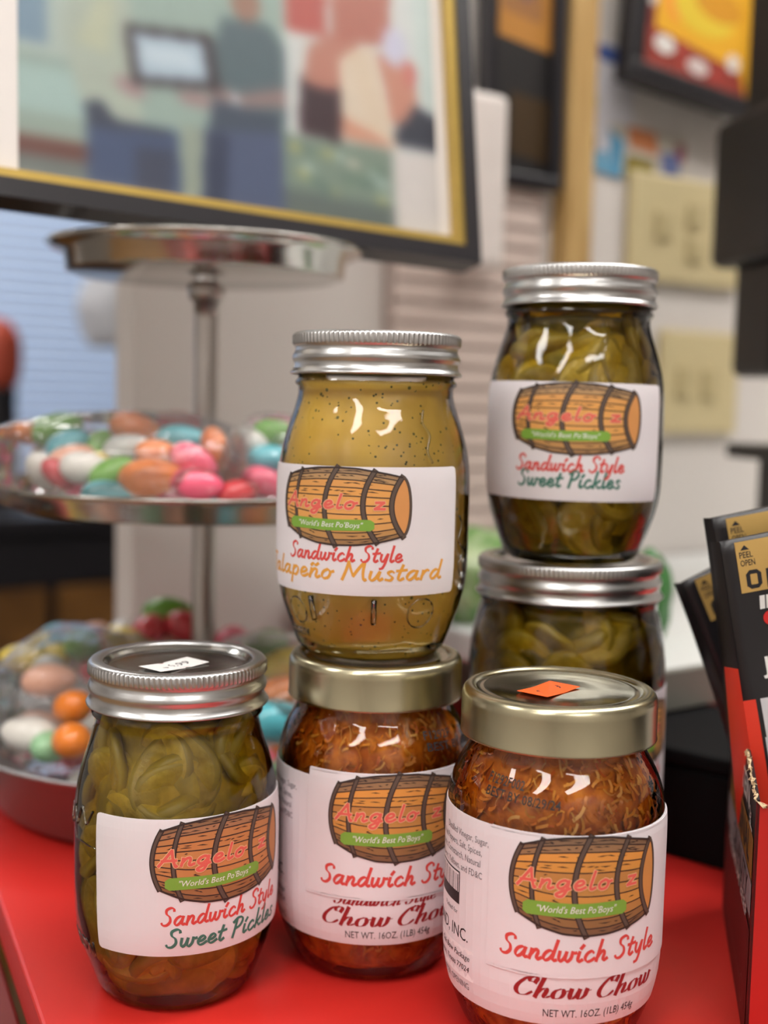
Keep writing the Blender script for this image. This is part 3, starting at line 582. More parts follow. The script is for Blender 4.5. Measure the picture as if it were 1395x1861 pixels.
def chow_jar(label, x, y, sa, z_t, a_bar, seed, date_a, date_txt, sand, chow, net, zl, side_text):
    j = thing('relish_jar', label, 'jar', (x, y, 0), (0, 0, 0), 'glass jars of pickles and relish')
    link('glass_body', GC, j, label='clear glass jar body')
    cap = link('cap', GLID, j, (0, 0, H_C), label='pale gold metal cap'); link('cap_panel', GTOP, cap)
    link('syrup', fill_mesh(CHOWJ, .0011, .003, .1165, 'relish_syrup', AMBER), j, label='amber syrup')
    link('relish_core', fill_mesh(CHOWJ, .0052, .0045, .1155, 'relish_core', RELISH, .0012), j)
    rr = random.Random(seed); v, f, mi = [], [], []; fn = prof_fn(CHOWJ)
    for k in range(1500):
        a = rr.uniform(-2.0, 2.0); z = rr.uniform(.007, .113); L = rr.uniform(2.5, 7) * MM; wd = rr.uniform(.5, 1.1) * MM; th = rr.uniform(0, PI); bend = rr.gauss(0, .5); dep = rr.uniform(.0018, .005); b = len(v); n = 5
        for i in range(n):
            t = i / (n - 1) - .5; tt = th + bend * t; cx = L * t * cos(tt); cz = L * t * sin(tt); nx, nz = -sin(tt), cos(tt)
            for sgn in (-1, 1):
                zz = min(max(z + cz + sgn * nz * wd / 2, .004), .1155); aa = a + (cx + sgn * nx * wd / 2) / .04; r = fn(zz) - dep - (.0006 if sgn > 0 else 0) - abs(t) * .0012; v.append((r * sin(aa), -r * cos(aa), zz))
        for i in range(n - 1): f.append((b + 2 * i, b + 2 * i + 1, b + 2 * i + 3, b + 2 * i + 2)); mi.append(k % 4 if k % 4 < 3 or k % 3 == 0 else 1)
    sh_ = link('relish_shreds', mesh('relish_shreds', v, f, SHRED, mi, True), j, label='fine amber and orange relish shreds'); sh_['kind'] = 'stuff'
    R0 = 42.0
    # printed wrap-around label
    zb, zt = zl; hh = zt - zb; plb = placer(CHOWJ, 0, (zb + zt) / 2, 0, R0, base_off=.22, wr=.3, seed=seed); wl = paper('wrap_label', j, plb, 232, hh, rc=1.0, label='white printed wrap-around label'); o = (zb + zt) / 2
    X = lambda a: rad(a) * R0
    I = Ink(); I.script('Chow', X(chow[0]), chow[2] - o, 7.5, X(chow[1]) * .5 - X(chow[0]) * .5 - 1.2, 1.3, 2, INK['dred'], nib='pointed', shear=.22, track=.05)
    I.script('Chow', X((chow[0] + chow[1]) / 2) + .8, chow[2] - o, 7.5, X(chow[1]) * .5 - X(chow[0]) * .5 - 1.2, 1.3, 2, INK['dred'], nib='pointed', shear=.22, track=.05)
    if seed == 41: I.script('Sandwich Style', X(chow[0] + 8), z_t - 52 - 2.0 - o, 5.6, 44, .8, 2, INK['dred'], nib='pointed', shear=.3)
    I.build('chow_lettering', wl, plb, 'dark red script lettering')
    I = Ink(); I.text('NET WT. 16OZ. (1LB) 454g', X(net[0]), net[2] - o, 3.0, 2, INK['black'], width=X(net[1]) - X(net[0])); I.build('net_weight', wl, plb, 'black net weight line'); I = Ink()
    xe = X(side_text)
    for i, t in enumerate(('Distilled Vinegar, Sugar,', 'Red Peppers, Salt, Spices,', 'Turmeric, Cornstarch, Natural', 'Flavors, Yellows, and FD&C')):
        I.text(t, xe - (0, 3, 3.6, 2.6)[i], 80 - i * 4.3 - o, 2.5, 2, INK['grey'], 'R', sx=.78)
    B = Ink(); B.rect(xe - 34, 53.5 - o, xe - 15, 66 - o, 1.5, INK['black']); B.rect(xe - 33.5, 58 - o, xe - 15.6, 65.4 - o, 2, PAPER)
    for k in range(14): B.rect(xe - 33 + k * 1.25, 58 - o, xe - 33 + k * 1.25 + (.35, .6, .25)[k % 3], 64.6 - o, 2.5, INK['black'], 2)
    I.text('Packed for', xe - 16, 49.5 - o, 1.8, 2, INK['grey'], 'R'); I.text('BOND, INC.', xe - 9, 41 - o, 4.6, 2, INK['black'], 'R', sx=.9)
    B.build('barcode', wl, plb); A = Ink(); A.rect(xe - 36, 26.5 - o, xe - 6, 38.5 - o, 1.5, ink(240, 236, 238)); A.text('Oak Bow Package', xe - 8, 34 - o, 2.2, 2.2, INK['black'], 'R', shear=.2); A.text('Houston, Texas 77024', xe - 8.4, 29.6 - o, 2.2, 2.2, INK['black'], 'R', shear=.2)
    A.build('address_strip', wl, plb)
    I.text('REFRIGERATE AFTER OPENING', xe - 9, 22.4 - o, 2.6, 2, INK['grey'], 'R', sx=.8); I.build('small_print', wl, plb, 'small black printed text')
    # sticker with the barrel on top
    wS, hS = 102, 52; a_c = sa + math.degrees(wS / 2 / R0); zc = z_t - hS / 2; pls = placer(CHOWJ, a_c, zc, rad(-.4), R0, base_off=.6, wr=.5, seed=seed + 4.0); st = paper('barrel_sticker', j, pls, wS, hS, rc=.5, label='white barrel sticker over the printed label')
    XX = lambda a: rad(a - a_c) * R0
    I = Ink(); barrel(I, XX(a_bar), hS / 2 - 18 - .3, 57.5, 35.8, 2, W_DARK); I.build('barrel_print', st, pls)
    I = Ink(); I.script('Sandwich Style', XX(sand[0]), sand[2] - zc, 7.6, X(sand[1]) - X(sand[0]) - 1, 1.05, 2, INK['red']); I.build('lettering', st, pls)
    # stamped date code on the shoulder
    pld = placer(CHOWJ, date_a, 100, rad(-3), R0, base_off=.1, wr=0); I = Ink()
    I.text(date_txt[0], -14, 2.2, 3.1, 1, INK['black'], width=17, bold=.012); I.text(date_txt[1], -13, -2.2, 3.1, 1, INK['black'], width=31, bold=.012); I.build('date_code', j, pld, 'black stamped date code')
    return j
cm = chow_jar('gold lidded chow chow jar in the middle, holding up the mustard jar', -.0021, .5112, -38, 91.3, 16, 41, 52, ('F1292F', 'BEST BY 08'), (-28, 59, 45.3), (-28.4, 56, 28.5), (-13.8, 36.8, 23), (20, 88), -48)
cr = chow_jar('gold lidded chow chow jar at front right with orange price sticker', .0684, .4541, -41, 88.6, 10.6, 42, -30, ('F1292F002', 'BEST BY 08/29/24'), (-33, 54, 43), (-26.5, 54, 29), (-11, 39.6, 21.5), (18, 88.6), -42)
price_tag(cr, H_C - .0012, -4.5, -3.4, rad(50), 23, 13.5, mat('tag_orange', srgb(250, 92, 28), .5), '$5.79', None, False)

# ================================================================== TIERED STAND
ST = thing('tiered_stand', 'three tier polished metal stand with round trays on one pole', 'stand', (-.1088, .73, 0))
CHROME = mat('polished_steel', (.56, .54, .51, 1), .17, 1.0, var=.05, scale=20)
POLE = mat('brushed_pole', (.5, .47, .45, 1), .3, 1.0, var=.08, scale=60)
DULL = mat('dull_steel', (.42, .41, .42, 1), .42, 1.0, var=.06, scale=20)
def tray(name, R, zr, depth, flat, lab):
    d = depth; p = [(.006, zr - d + .0012), (flat - .002, zr - d + .0012), (flat + .004, zr - d + .004), (R - .010, zr - .0035), (R - .003, zr - .001), (R - .001, zr + .0008), (R, zr - .0004), (R - .003, zr - .0028), (R - .011, zr - .006), (flat + .004, zr - d + .0015), (flat, zr - d), (.006, zr - d)]
    v, f = lathe(p, 128, False); link(name, mesh(name, v, f, DULL if 'bottom' in name else CHROME, smooth=True), ST, label=lab)
tray('top_tray', .0935, .3275, .017, .078, 'small top tray'); tray('middle_tray', .130, .188, .015, .108, 'middle tray'); tray('bottom_tray', .147, .045, .042, .118, 'deep bottom tray')
v, f = lathe(smooth_prof([(.009, .003), (.0065, .012), (.0072, .03), (.0072, .165), (.009, .170), (.010, .175), (.0066, .181), (.0072, .19), (.0072, .286), (.0075, .295), (.011, .300), (.0115, .306), (.006, .309), (.004, .3105)], .004), 32); link('pole', mesh('pole', v, f, POLE, smooth=True), ST)
# candies
CC = dict(orange=srgb(236, 132, 46), green=srgb(112, 168, 60), teal=srgb(88, 178, 190), white=srgb(226, 222, 214), pink=srgb(240, 98, 128), red=srgb(206, 70, 76), yellow=srgb(232, 204, 74), mint=srgb(150, 196, 150), peach=srgb(238, 178, 150), grey=srgb(188, 188, 182))
def candy_mesh(cn):
    v, f = [], []; n, k = 20, 12
    for j in range(k + 1):
        t = PI * j / k
        for i in range(n):
            a = 2 * PI * i / n; r = sin(t); x = -cos(t); v.append((.0135 * x, .0088 * r * cos(a) * (1 - .13 * x), .0080 * r * sin(a) * (1 - .13 * x)))
    for j in range(k):
        for i in range(n): f.append((j * n + i, j * n + (i + 1) % n, (j + 1) * n + (i + 1) % n, (j + 1) * n + i))
    return mesh('candy', v, f, mat('candy_' + cn, CC[cn], .3, var=.08, scale=300, coat=.3), smooth=True)
CM = {k: candy_mesh(k) for k in CC}
def candy(cn, x, y, z, label, group, sc=1.0, rz=0.0, ry=0.0):
    o = thing('candy', label, 'candy', (x, y, z), (0, ry, rz), group, CM[cn]); o.scale = (sc, sc, sc); return o
g1 = 'candies bagged on the middle tray'
mid = [('orange', -.2064, .70, .2161, 'small orange candy at far left of the middle tray', .75, 1.2, .3), ('green', -.1899, .70, .2193, 'large green candy at upper left of the middle tray', 1.15, .2, -.3), ('teal', -.1779, .678, .2120, 'teal candy under the large green one, middle tray', .95, .1, -.4),
 ('green', -.1631, .683, .2105, 'yellowish green candy beside the grey one, middle tray', .9, .9, -.8), ('grey', -.1427, .668, .2105, 'pale grey candy below the upper orange one, middle tray', 1.0, .1, -.2), ('orange', -.1447, .700, .2205, 'upper orange candy on top of the middle tray pile', 1.15, .1, .2), ('teal', -.1142, .680, .2150, 'blue candy on top right of the middle tray pile', 1.15, .05, .05),
 ('red', -.1226, .716, .2235, 'coral red candy peeking over the back, middle tray', 1.0, .1, 0), ('orange', -.0945, .672, .2110, 'upright orange candy right of the blue one, middle tray', .95, .3, 1.3), ('pink', -.1030, .653, .2050, 'upper hot pink candy at front of the middle tray', 1.05, .1, .5), ('pink', -.0998, .640, .1935, 'lower hot pink candy at front of the middle tray', 1.1, .2, .1),
 ('orange', -.1240, .640, .1965, 'big orange candy at front centre of the middle tray', 1.3, .1, -.1), ('orange', -.1256, .664, .2090, 'orange candy sitting on the big front orange one', .9, .5, 0), ('green', -.1465, .648, .1980, 'green candy left of the big front orange one', 1.0, .3, -.5), ('white', -.1609, .652, .2000, 'white candy at front left of the middle tray', 1.1, .2, .1),
 ('red', -.1776, .656, .1960, 'red candy among white ones, front left middle tray', .8, .4, .8), ('peach', -.1744, .672, .2040, 'pale pink candy above the red one, middle tray', 1.0, .1, -.3), ('yellow', -.1540, .668, .2010, 'yellow candy behind the front white one, middle tray', .85, .6, .3), ('teal', -.1462, .634, .1870, 'turquoise candy low at the front rim, middle tray', 1.0, .1, 0), ('white', -.1900, .672, .1960, 'cream candy at left end of the middle tray bag', 1.0, 1.2, .9),
 ('green', -.0640, .692, .2205, 'lime green candy on top beside the mustard jar, middle tray', .95, .1, 0), ('teal', -.0640, .672, .2065, 'blue candy beside the mustard jar, middle tray', 1.0, .1, -.1), ('pink', -.0655, .660, .1940, 'pink candy beside the mustard jar, middle tray', 1.0, .2, .3), ('red', -.0785, .648, .1890, 'rosy candy at front right rim, middle tray', .9, .2, -.2), ('white', -.0760, .684, .2130, 'white candy between the two piles, middle tray', 1.1, .9, .4)]
for cn, x, y, z, lb, sc, rz, ry in mid: candy(cn, x, y, z, lb, g1, sc, rz, ry)
rr = random.Random(5); names = list(CC)
for k in range(18):   # the lower layers of the pile
    x = rr.uniform(-.195, -.055); y = rr.uniform(.69, .75); cn = rr.choice(names); candy(cn, x, y, .1835 + rr.choice((0, .014)), '%s candy buried at the %s of the bagged pile, middle tray' % (cn, 'left' if x < -.15 else ('centre' if x < -.1 else 'right')), 'candies buried on the middle tray', .95, rr.uniform(0, 3), rr.uniform(-.2, .2))
g2 = 'candies heaped on the bottom tray'
low = [('yellow', -.2169, .72, .0800, 'pale yellow candy at left of the bottom tray heap', 1.1), ('teal', -.2070, .76, .0845, 'teal candy at the left top of the bottom tray heap', 1.2), ('green', -.1850, .738, .0850, 'dark green candy left of the pole, bottom tray', 1.3), ('red', -.1500, .780, .0880, 'coral candy at the back by the pole, bottom tray', 1.3), ('red', -.1250, .782, .0890, 'second coral candy at the back by the pole, bottom tray', 1.3), ('green', -.1413, .792, .0970, 'green candy topping the bottom tray heap', 1.3), ('yellow', -.1639, .757, .0850, 'olive yellow candy in front of the coral ones, bottom tray', 1.1),
 ('orange', -.1714, .66, .0662, 'orange candy left of the front pickle jar lid', 1.2), ('orange', -.1636, .63, .0560, 'lower orange candy left of the front pickle jar', 1.2), ('peach', -.1919, .69, .0740, 'peach candy above the orange ones, bottom tray', 1.2), ('teal', -.0560, .66, .0600, 'turquoise candy between pickle and chow chow jars', 1.5), ('orange', -.0570, .684, .0720, 'orange candy between pickle and chow chow jars', 1.1), ('yellow', -.0570, .705, .0830, 'yellow candy between pickle jar and mustard jar', 1.2), ('white', -.1930, .655, .0520, 'white candy in shiny wrap at left front of the bottom tray', 1.3), ('mint', -.1790, .645, .0480, 'mint candy at front of the bottom tray', 1.1)]
low += [('white', -.170, .790, .082, 'white candy left of the coral ones at the back, bottom tray', 1.3), ('peach', -.190, .782, .080, 'peach candy at the back left rim, bottom tray', 1.3), ('mint', -.158, .768, .079, 'mint candy in front of the pole, bottom tray', 1.2), ('white', -.128, .758, .074, 'white candy before the coral pair, bottom tray', 1.2), ('pink', -.098, .785, .080, 'pink candy right of the pole at the back, bottom tray', 1.3), ('green', -.075, .780, .080, 'green candy at the back right, bottom tray', 1.2), ('yellow', -.205, .742, .076, 'yellow candy beside the teal one, bottom tray', 1.1), ('teal', -.150, .742, .072, 'teal candy under the olive yellow one, bottom tray', 1.2), ('orange', -.120, .735, .068, 'orange candy right beside the pole, bottom tray', 1.2), ('grey', -.200, .715, .074, 'pale grey candy by the left yellow one, bottom tray', 1.2), ('peach', -.142, .802, .082, 'peach candy under the topmost green one, bottom tray', 1.4)]
for cn, x, y, z, lb, sc in low: candy(cn, x, y, z, lb, g2, sc, rr.uniform(0, 3), rr.uniform(-.4, .4))
for k in range(54):
    a = rr.uniform(0, 2 * PI); r = .10 * math.sqrt(rr.random()); x, y = -.1088 + r * cos(a), .735 + r * sin(a)
    if math.hypot(x + .1088, y - .73) < .02: continue
    cn = rr.choice(names); top = .045 + .035 * (1 - (r / .13) ** 2) * (1 if y > .70 else .6)
    candy(cn, x, y, rr.uniform(.014, top), '%s candy in the blurred heap at the %s of the bottom tray' % (cn, ('back ' if y > .75 else ('front ' if y < .70 else 'middle ')) + ('left' if x < -.13 else 'right')), g2, 1.1, rr.uniform(0, 3), rr.uniform(-.4, .4))
FILM = glass('bag_film', tint=(.97, .97, .97), ior=1.4, rough=.08, bump=1.0, bscale=90, haze=.07)
def film_bag(name, label, c, r, seed, rz=0):
    bm = bmesh.new(); bmesh.ops.create_icosphere(bm, subdivisions=5, radius=1)
    for q in bm.verts:
        p = q.co; s = [math.copysign(abs(k) ** .75, k) for k in p]; n = 1 + .10 * noise3(p, 2.3, seed) + .05 * noise3(p, 6, seed)
        q.co = Vector((s[0] * r[0] * n, s[1] * r[1] * n, max(s[2] * r[2] * n, -r[2] * .86)))
    me = bpy.data.meshes.new(name); bm.to_mesh(me); bm.free(); me.materials.append(FILM); me.polygons.foreach_set('use_smooth', [True] * len(me.polygons))
    return thing(name, label, 'bag', c, (0, 0, rz), 'clear candy bags', me)
film_bag('candy_bag', 'clear plastic bag of candies at left of the middle tray', (-.146, .682, .2005), (.072, .058, .031), 1.0, .1)
film_bag('candy_bag', 'clear plastic candy bag right of the pole on the middle tray', (-.055, .690, .2000), (.036, .05, .031), 4.0)
film_bag('candy_bag', 'clear wrinkled candy bag at left of the bottom tray', (-.178, .71, .058), (.050, .06, .040), 7.0)
film_bag('candy_bag', 'clear wrinkled candy bag at right of the bottom tray', (-.060, .72, .056), (.05, .07, .04), 9.0)

# ================================================================== BIG PHOTO FRAME
FC = Vector((.058, .77, .327)); e1 = Vector((.872, .487, -.0434)).normalized(); e2 = Vector((-.0596, .194, .979)); e2 = (e2 - e1 * e2.dot(e1)).normalized(); en = e1.cross(e2)
fr = thing('photo_frame', 'large black picture frame with gold lip leaning above the tiered stand', 'picture frame'); Mf = Matrix((e1, en * -1, e2)).transposed().to_4x4(); Mf.translation = FC; fr.matrix_world = Mf
# local: x along the bottom (right corner at 0), y away from viewer is +, z up
FBLK = mat('frame_black', srgb(34, 32, 36), .35, var=.1, scale=60); FGOLD = mat('frame_gold', srgb(192, 162, 84), .35, .6, var=.1, scale=80)
FW_, FH_ = .46, .36
def rail(n, m, a, b, wd, y0, y1, lab=None):
    """mitred rail between corners a,b (outer), width wd toward the frame centre"""
    cx, cz = -FW_ / 2, FH_ / 2; A, B = Vector((a[0], 0, a[1])), Vector((b[0], 0, b[1])); d = (B - A).normalized(); inn = Vector((cx, 0, cz)) - (A + B) / 2; inn = inn.normalized()
    q = [A, B, B - d * wd + inn * wd, A + d * wd + inn * wd]; v = [(p.x, y0, p.z) for p in q] + [(p.x, y1, p.z) for p in q]
    f = [(0, 1, 2, 3), (7, 6, 5, 4)] + [(i, i + 4, (i + 1) % 4 + 4, (i + 1) % 4) for i in range(4)]
    o = link(n, mesh(n, v, f, m), fr, label=lab)
cs = [(0, 0), (-FW_, 0), (-FW_, FH_), (0, FH_)]
for i in range(4): rail('rail', FBLK, cs[i], cs[(i + 1) % 4], .0105, 0, .022)
ci = [(-.0103, .0103), (-FW_ + .0103, .0103), (-FW_ + .0103, FH_ - .0103), (-.0103, FH_ - .0103)]
for i in range(4): rail('gold_lip', FGOLD, ci[i], ci[(i + 1) % 4], .0055, .002, .0115, 'thin gold inner edge')
link('backing', box_mesh('frame_backing', mat('mat_board', srgb(214, 208, 204), .6, var=.02), FW_ - .02, .003, FH_ - .02, 0, (-FW_ / 2, .0115, FH_ / 2)), fr, label='white mat board')
def cm_print(shapes):
    I = Ink()
    for k, (c, pts) in enumerate(shapes): I.poly([(a * 10, b * 10) for a, b in pts], k, ink(*c, rough=.4))
    return I
def ell(cx, cy, rx, ry, n=20, r=0.0): return [(cx + rx * cos(t) * cos(r) - ry * sin(t) * sin(r), cy + rx * cos(t) * sin(r) + ry * sin(t) * cos(r)) for t in np.linspace(0, 2 * PI, n, endpoint=False)]
MATC = (214, 208, 204)
ph = [(MATC, [(-30, 0), (0, 0), (0, 23), (-30, 23)]), ((150, 176, 166), [(-28.3, 1.6), (-5.6, 1.6), (-5.6, 22), (-28.3, 22)]), ((176, 194, 184), [(-28.3, 8.5), (-24, 8.5), (-24, 22), (-28.3, 22)]), ((120, 152, 176), [(-28.3, 9.0), (-26.8, 9.0), (-26.8, 14), (-28.3, 14)]),
 ((164, 196, 190), [(-28.3, 5.2), (-23, 5.4), (-23, 7.8), (-28.3, 7.8)]), ((150, 172, 160), [(-28.3, 3.7), (-24.2, 3.7), (-24.2, 5.2), (-28.3, 5.2)]), ((116, 66, 58), [(-28.3, 2.9), (-18, 2.9), (-18, 3.9), (-28.3, 3.9)]), ((112, 122, 120), [(-28.3, 1.6), (-18, 1.6), (-18, 2.9), (-28.3, 2.9)]),
 ((150, 164, 148), [(-19.4, 1.6), (-17.5, 1.6), (-17.5, 6), (-19.4, 6)]), ((124, 146, 130), [(-13, 3.2), (-5.6, 3.0), (-5.6, 6.8), (-13, 6.6)]), ((98, 112, 108), [(-13, 1.2), (-5.6, .95), (-5.6, 3.1), (-13, 3.3)])]
rp = random.Random(2)
for k in range(26): ph.append((rp.choice(((196, 188, 96), (170, 200, 190), (90, 120, 110), (206, 202, 180), (120, 150, 120))), ell(rp.uniform(-12.3, -6.2), rp.uniform(3.4, 6.0), rp.uniform(.2, .55), rp.uniform(.12, .25))))
ph += [((172, 186, 170), [(-26.0, 10.4), (-25.2, 13.5), (-22.4, 14), (-21.6, 8), (-21.6, 5.4), (-24.6, 5.4), (-25.4, 7.6)]), ((186, 194, 164), [(-25.2, 9.6), (-24, 12.6), (-23, 12.4), (-23.4, 9.2)]), ((168, 138, 140), ell(-22.2, 7.6, .9, .5, r=-.3)),
 ((66, 84, 124), [(-24.7, 4.9), (-24.2, 5.9), (-23.2, 5.3), (-19.5, 5.6), (-19.3, 1.6), (-24.6, 1.6)]), ((58, 66, 88), [(-24.8, 6.2), (-24.0, 6.6), (-23.0, 5.5), (-20, 5.5), (-20, 5.1), (-24.6, 5.0)]), ((62, 70, 96), [(-22, 1.6), (-20, 1.6), (-19.7, 4.4), (-22, 4.2)]),
 ((84, 106, 114), [(-17.3, 11.3), (-16.6, 13), (-13.7, 13.1), (-12.5, 11.4), (-12.3, 8.6), (-13.1, 6.6), (-17.6, 6.0), (-17.2, 9)]), ((66, 80, 100), [(-17.4, 7.8), (-13.2, 7.6), (-13.1, 6.5), (-17.7, 5.8)]), ((76, 90, 126), [(-17.9, 5.9), (-13.0, 6.6), (-13.0, 1.5), (-18.2, 1.4)]), ((52, 62, 92), [(-18, 1.4), (-16.7, 1.4), (-16.4, 5.8), (-17.8, 5.8)]),
 ((160, 116, 96), ell(-15.2, 14.2, .9, 1.3)), ((148, 122, 120), [(-17.8, 8.7), (-15.5, 8.5), (-12.9, 9.4), (-12.4, 8.9), (-12.8, 8.2), (-15.6, 7.7), (-17.6, 7.9)]), ((196, 200, 204), [(-16.2, 8.55), (-15.7, 8.5), (-15.7, 7.7), (-16.2, 7.8)]), ((164, 134, 134), ell(-18.4, 7.6, 1.1, .45)),
 ((56, 46, 52), [(-22.5, 11.2), (-17.4, 11.7), (-16.9, 8.4), (-22.1, 7.8)]), ((170, 196, 216), [(-22.0, 10.8), (-17.9, 11.15), (-17.6, 8.8), (-21.7, 8.3)]), ((192, 214, 228), [(-21.6, 10.2), (-18.5, 10.5), (-18.3, 9.4), (-21.4, 9.1)])]
ph += [((206, 212, 210), [(-12.7, 6.7), (-2.3, 6.9), (-2.4, 22), (-12.7, 22)]), ((64, 40, 48), [(-11.9, 6.8), (-9.1, 6.7), (-8.6, 11), (-11.8, 10.4)]), ((52, 56, 72), [(-5.8, 7.2), (-2.3, 7.2), (-2.3, 9.4), (-4.0, 10.2)]), ((196, 84, 74), [(-12.6, 13.1), (-10, 13.2), (-9.5, 22), (-12.6, 22)]), ((196, 124, 104), [(-11.6, 10.0), (-11.2, 12.4), (-8.4, 14.4), (-7.4, 12.0), (-8.6, 10.6), (-9.8, 9.8)]), ((190, 108, 90), [(-9.5, 13), (-5.6, 13.6), (-5, 22), (-9.8, 22)]),
 ((222, 204, 180), [(-9.1, 12.0), (-6.8, 13.4), (-5.2, 7.0), (-9.2, 6.9)]), ((222, 200, 172), [(-8.6, 12.6), (-7.0, 13.2), (-5.9, 8), (-7.2, 7.4)]), ((218, 150, 120), [(-9.2, 8.5), (-6, 7.4), (-5.3, 6.9), (-9, 6.9)]), ((208, 136, 112), [(-6.5, 12.9), (-4.2, 13), (-3.6, 10.4), (-4.6, 8.8), (-5.6, 8.4), (-5.9, 10.4)]), ((200, 200, 226), ell(-5.2, 13.6, .9, 1.3)), ((214, 110, 100), ell(-4.1, 12.0, .45, .9)), ((196, 214, 210), [(-3.6, 10.6), (-2.35, 9.6), (-2.4, 22), (-3.9, 22)])]
def soft_print(name, shapes, x0, x1, y0, y1, step, y_at, parent, label, blur=11, grain=.03):
    """raster the shapes into a fine grid of print colour (a colour attribute), softened like a photograph"""
    nx, ny = int((x1 - x0) / step), int((y1 - y0) / step); xs = x0 + (np.arange(nx) + .5) * step; ys = y0 + (np.arange(ny) + .5) * step; gx, gy = np.meshgrid(xs, ys); im = np.full((ny, nx, 3), 200.0)
    for c, p in shapes:
        ins = np.zeros((ny, nx), bool); p = list(p)
        for (xa, ya), (xb, yb) in zip(p, p[1:] + p[:1]):
            if ya == yb: continue
            ins ^= ((ya > gy) != (yb > gy)) & (gx < (xb - xa) * (gy - ya) / (yb - ya) + xa)
        im[ins] = c
    rg = np.random.RandomState(4); im *= 1 + grain * rg.randn(ny, nx, 1)
    for _ in range(blur):
        q = np.pad(im, ((1, 1), (1, 1), (0, 0)), 'edge'); im = (q[:-2, 1:-1] + q[2:, 1:-1] + q[1:-1, :-2] + q[1:-1, 2:] + q[1:-1, 1:-1]) / 5
    im = im * .72 + im.mean(2, keepdims=True) * .15; im = np.clip(im / 255, 0, 1); im = np.where(im <= .04045, im / 12.92, ((im + .055) / 1.055) ** 2.4)
    v = [(x0 * .01 + i * step * .01, y_at, y0 * .01 + j * step * .01) for j in range(ny + 1) for i in range(nx + 1)]
    f = [(j * (nx + 1) + i, j * (nx + 1) + i + 1, (j + 1) * (nx + 1) + i + 1, (j + 1) * (nx + 1) + i) for j in range(ny) for i in range(nx)]
    m = bpy.data.materials.new(name); m.use_nodes = True; at = m.node_tree.nodes.new('ShaderNodeAttribute'); at.attribute_name = 'print'; bs = m.node_tree.nodes['Principled BSDF']; bs.inputs['Roughness'].default_value = .35; m.node_tree.links.new(at.outputs['Color'], bs.inputs['Base Color'])
    me = mesh(name, v, f, m); ca = me.color_attributes.new('print', 'FLOAT_COLOR', 'CORNER'); col = np.ones((ny * nx, 4, 4)); col[:, :, :3] = im.reshape(-1, 1, 3); ca.data.foreach_set('color', col.ravel())
    return link(name, me, parent, label=label)
soft_print('collage_print', ph, -28.3, -2.3, 1.2, 22, .14, .0098, fr, 'printed photo collage of people holding a framed certificate')

# ================================================================== WALL PICTURES AND PLATES
def wall_thing(name, label, cat, s, z, off=.002, tilt=0.0):
    o = thing(name, label, cat); o.matrix_world = Matrix.Translation(Vector(room(s, -off, z))) @ Matrix.Rotation(U35, 4, 'Z') @ Matrix.Rotation(tilt, 4, 'Y'); return o
def small_frame(o, w, h, bw, dep, shapes, m=FBLK):
    for n_, sx, sz, cx, cz in (('rail', w, bw, 0, -h / 2 + bw / 2), ('rail', w, bw, 0, h / 2 - bw / 2), ('rail', bw, h - 2 * bw, -w / 2 + bw / 2, 0), ('rail', bw, h - 2 * bw, w / 2 - bw / 2, 0)): link(n_, box_mesh('small_rail', m, sx, dep, sz, .002, (cx, -dep / 2, cz)), o)
    link('backing', box_mesh('small_backing', BLK, w - bw, .004, h - bw, 0, (0, -.003, 0)), o)
    I = Ink()
    for k, (c, p) in enumerate(shapes): I.poly(p, k, ink(*c, rough=.4))
    I.build('print', o, lambda x, y, l: (x * MM, -.0056 - l * .00004, y * MM))
o = wall_thing('picture_frame', 'black frame with orange brown picture left of the wooden strip', 'picture frame', -.275, .588, .012)
small_frame(o, .094, .30, .012, .016, [((40, 38, 38), [(-36, -138), (36, -138), (36, 138), (-36, 138)]), ((176, 122, 56), [(-36, -18), (36, -26), (36, 138), (-36, 138)]), ((150, 104, 62), [(-24, 4), (24, -2), (24, 120), (-24, 120)]), ((128, 92, 84), ell(4, 40, 14, 26)), ((170, 124, 40), [(-34, 30), (-24, 30), (-24, 130), (-34, 130)]), ((66, 50, 30), [(-10, -120), (36, -126), (36, -70), (-10, -66)])])
o = wall_thing('picture_frame', 'tilted black frame with bright yellow and red picture', 'picture frame', -.048, .668, .02, rad(4))
small_frame(o, .206, .25, .020, .02, [((232, 172, 44), [(-84, -106), (84, -106), (84, 106), (-84, 106)]), ((126, 44, 42), [(-84, -106), (-60, -100), (-56, 106), (-84, 106)]), ((150, 60, 50), [(-84, -106), (84, -106), (70, -76), (-70, -62)]), ((240, 150, 60), ell(-30, 10, 26, 60)), ((228, 196, 60), ell(10, -30, 46, 24)), ((214, 150, 40), ell(30, -20, 36, 16)), ((244, 196, 70), ell(10, 30, 40, 26)), ((222, 216, 210), ell(-44, -76, 15, 9)), ((216, 200, 196), ell(6, -86, 16, 8)), ((222, 214, 206), ell(58, -70, 10, 9)), ((216, 206, 200), ell(-66, -30, 7, 14)), ((214, 206, 204), ell(-64, 24, 8, 18)), ((214, 216, 226), ell(30, 74, 22, 20)), ((170, 70, 60), ell(-18, -80, 8, 14)), ((170, 64, 56), ell(34, -88, 8, 10))])
def poster(label, s, z, w, h, shapes, tilt=0.0):
    o = wall_thing('wall_poster', label, 'poster', s, z, .002, tilt); link('sheet', box_mesh('poster_sheet', PAPER, w, .001, h, 0), o); I = Ink()
    for k, (c, p) in enumerate(shapes): I.poly(p, k, ink(*c))
    I.build('print', o, lambda x, y, l: (x * MM, -.0008 - l * .00004, y * MM))
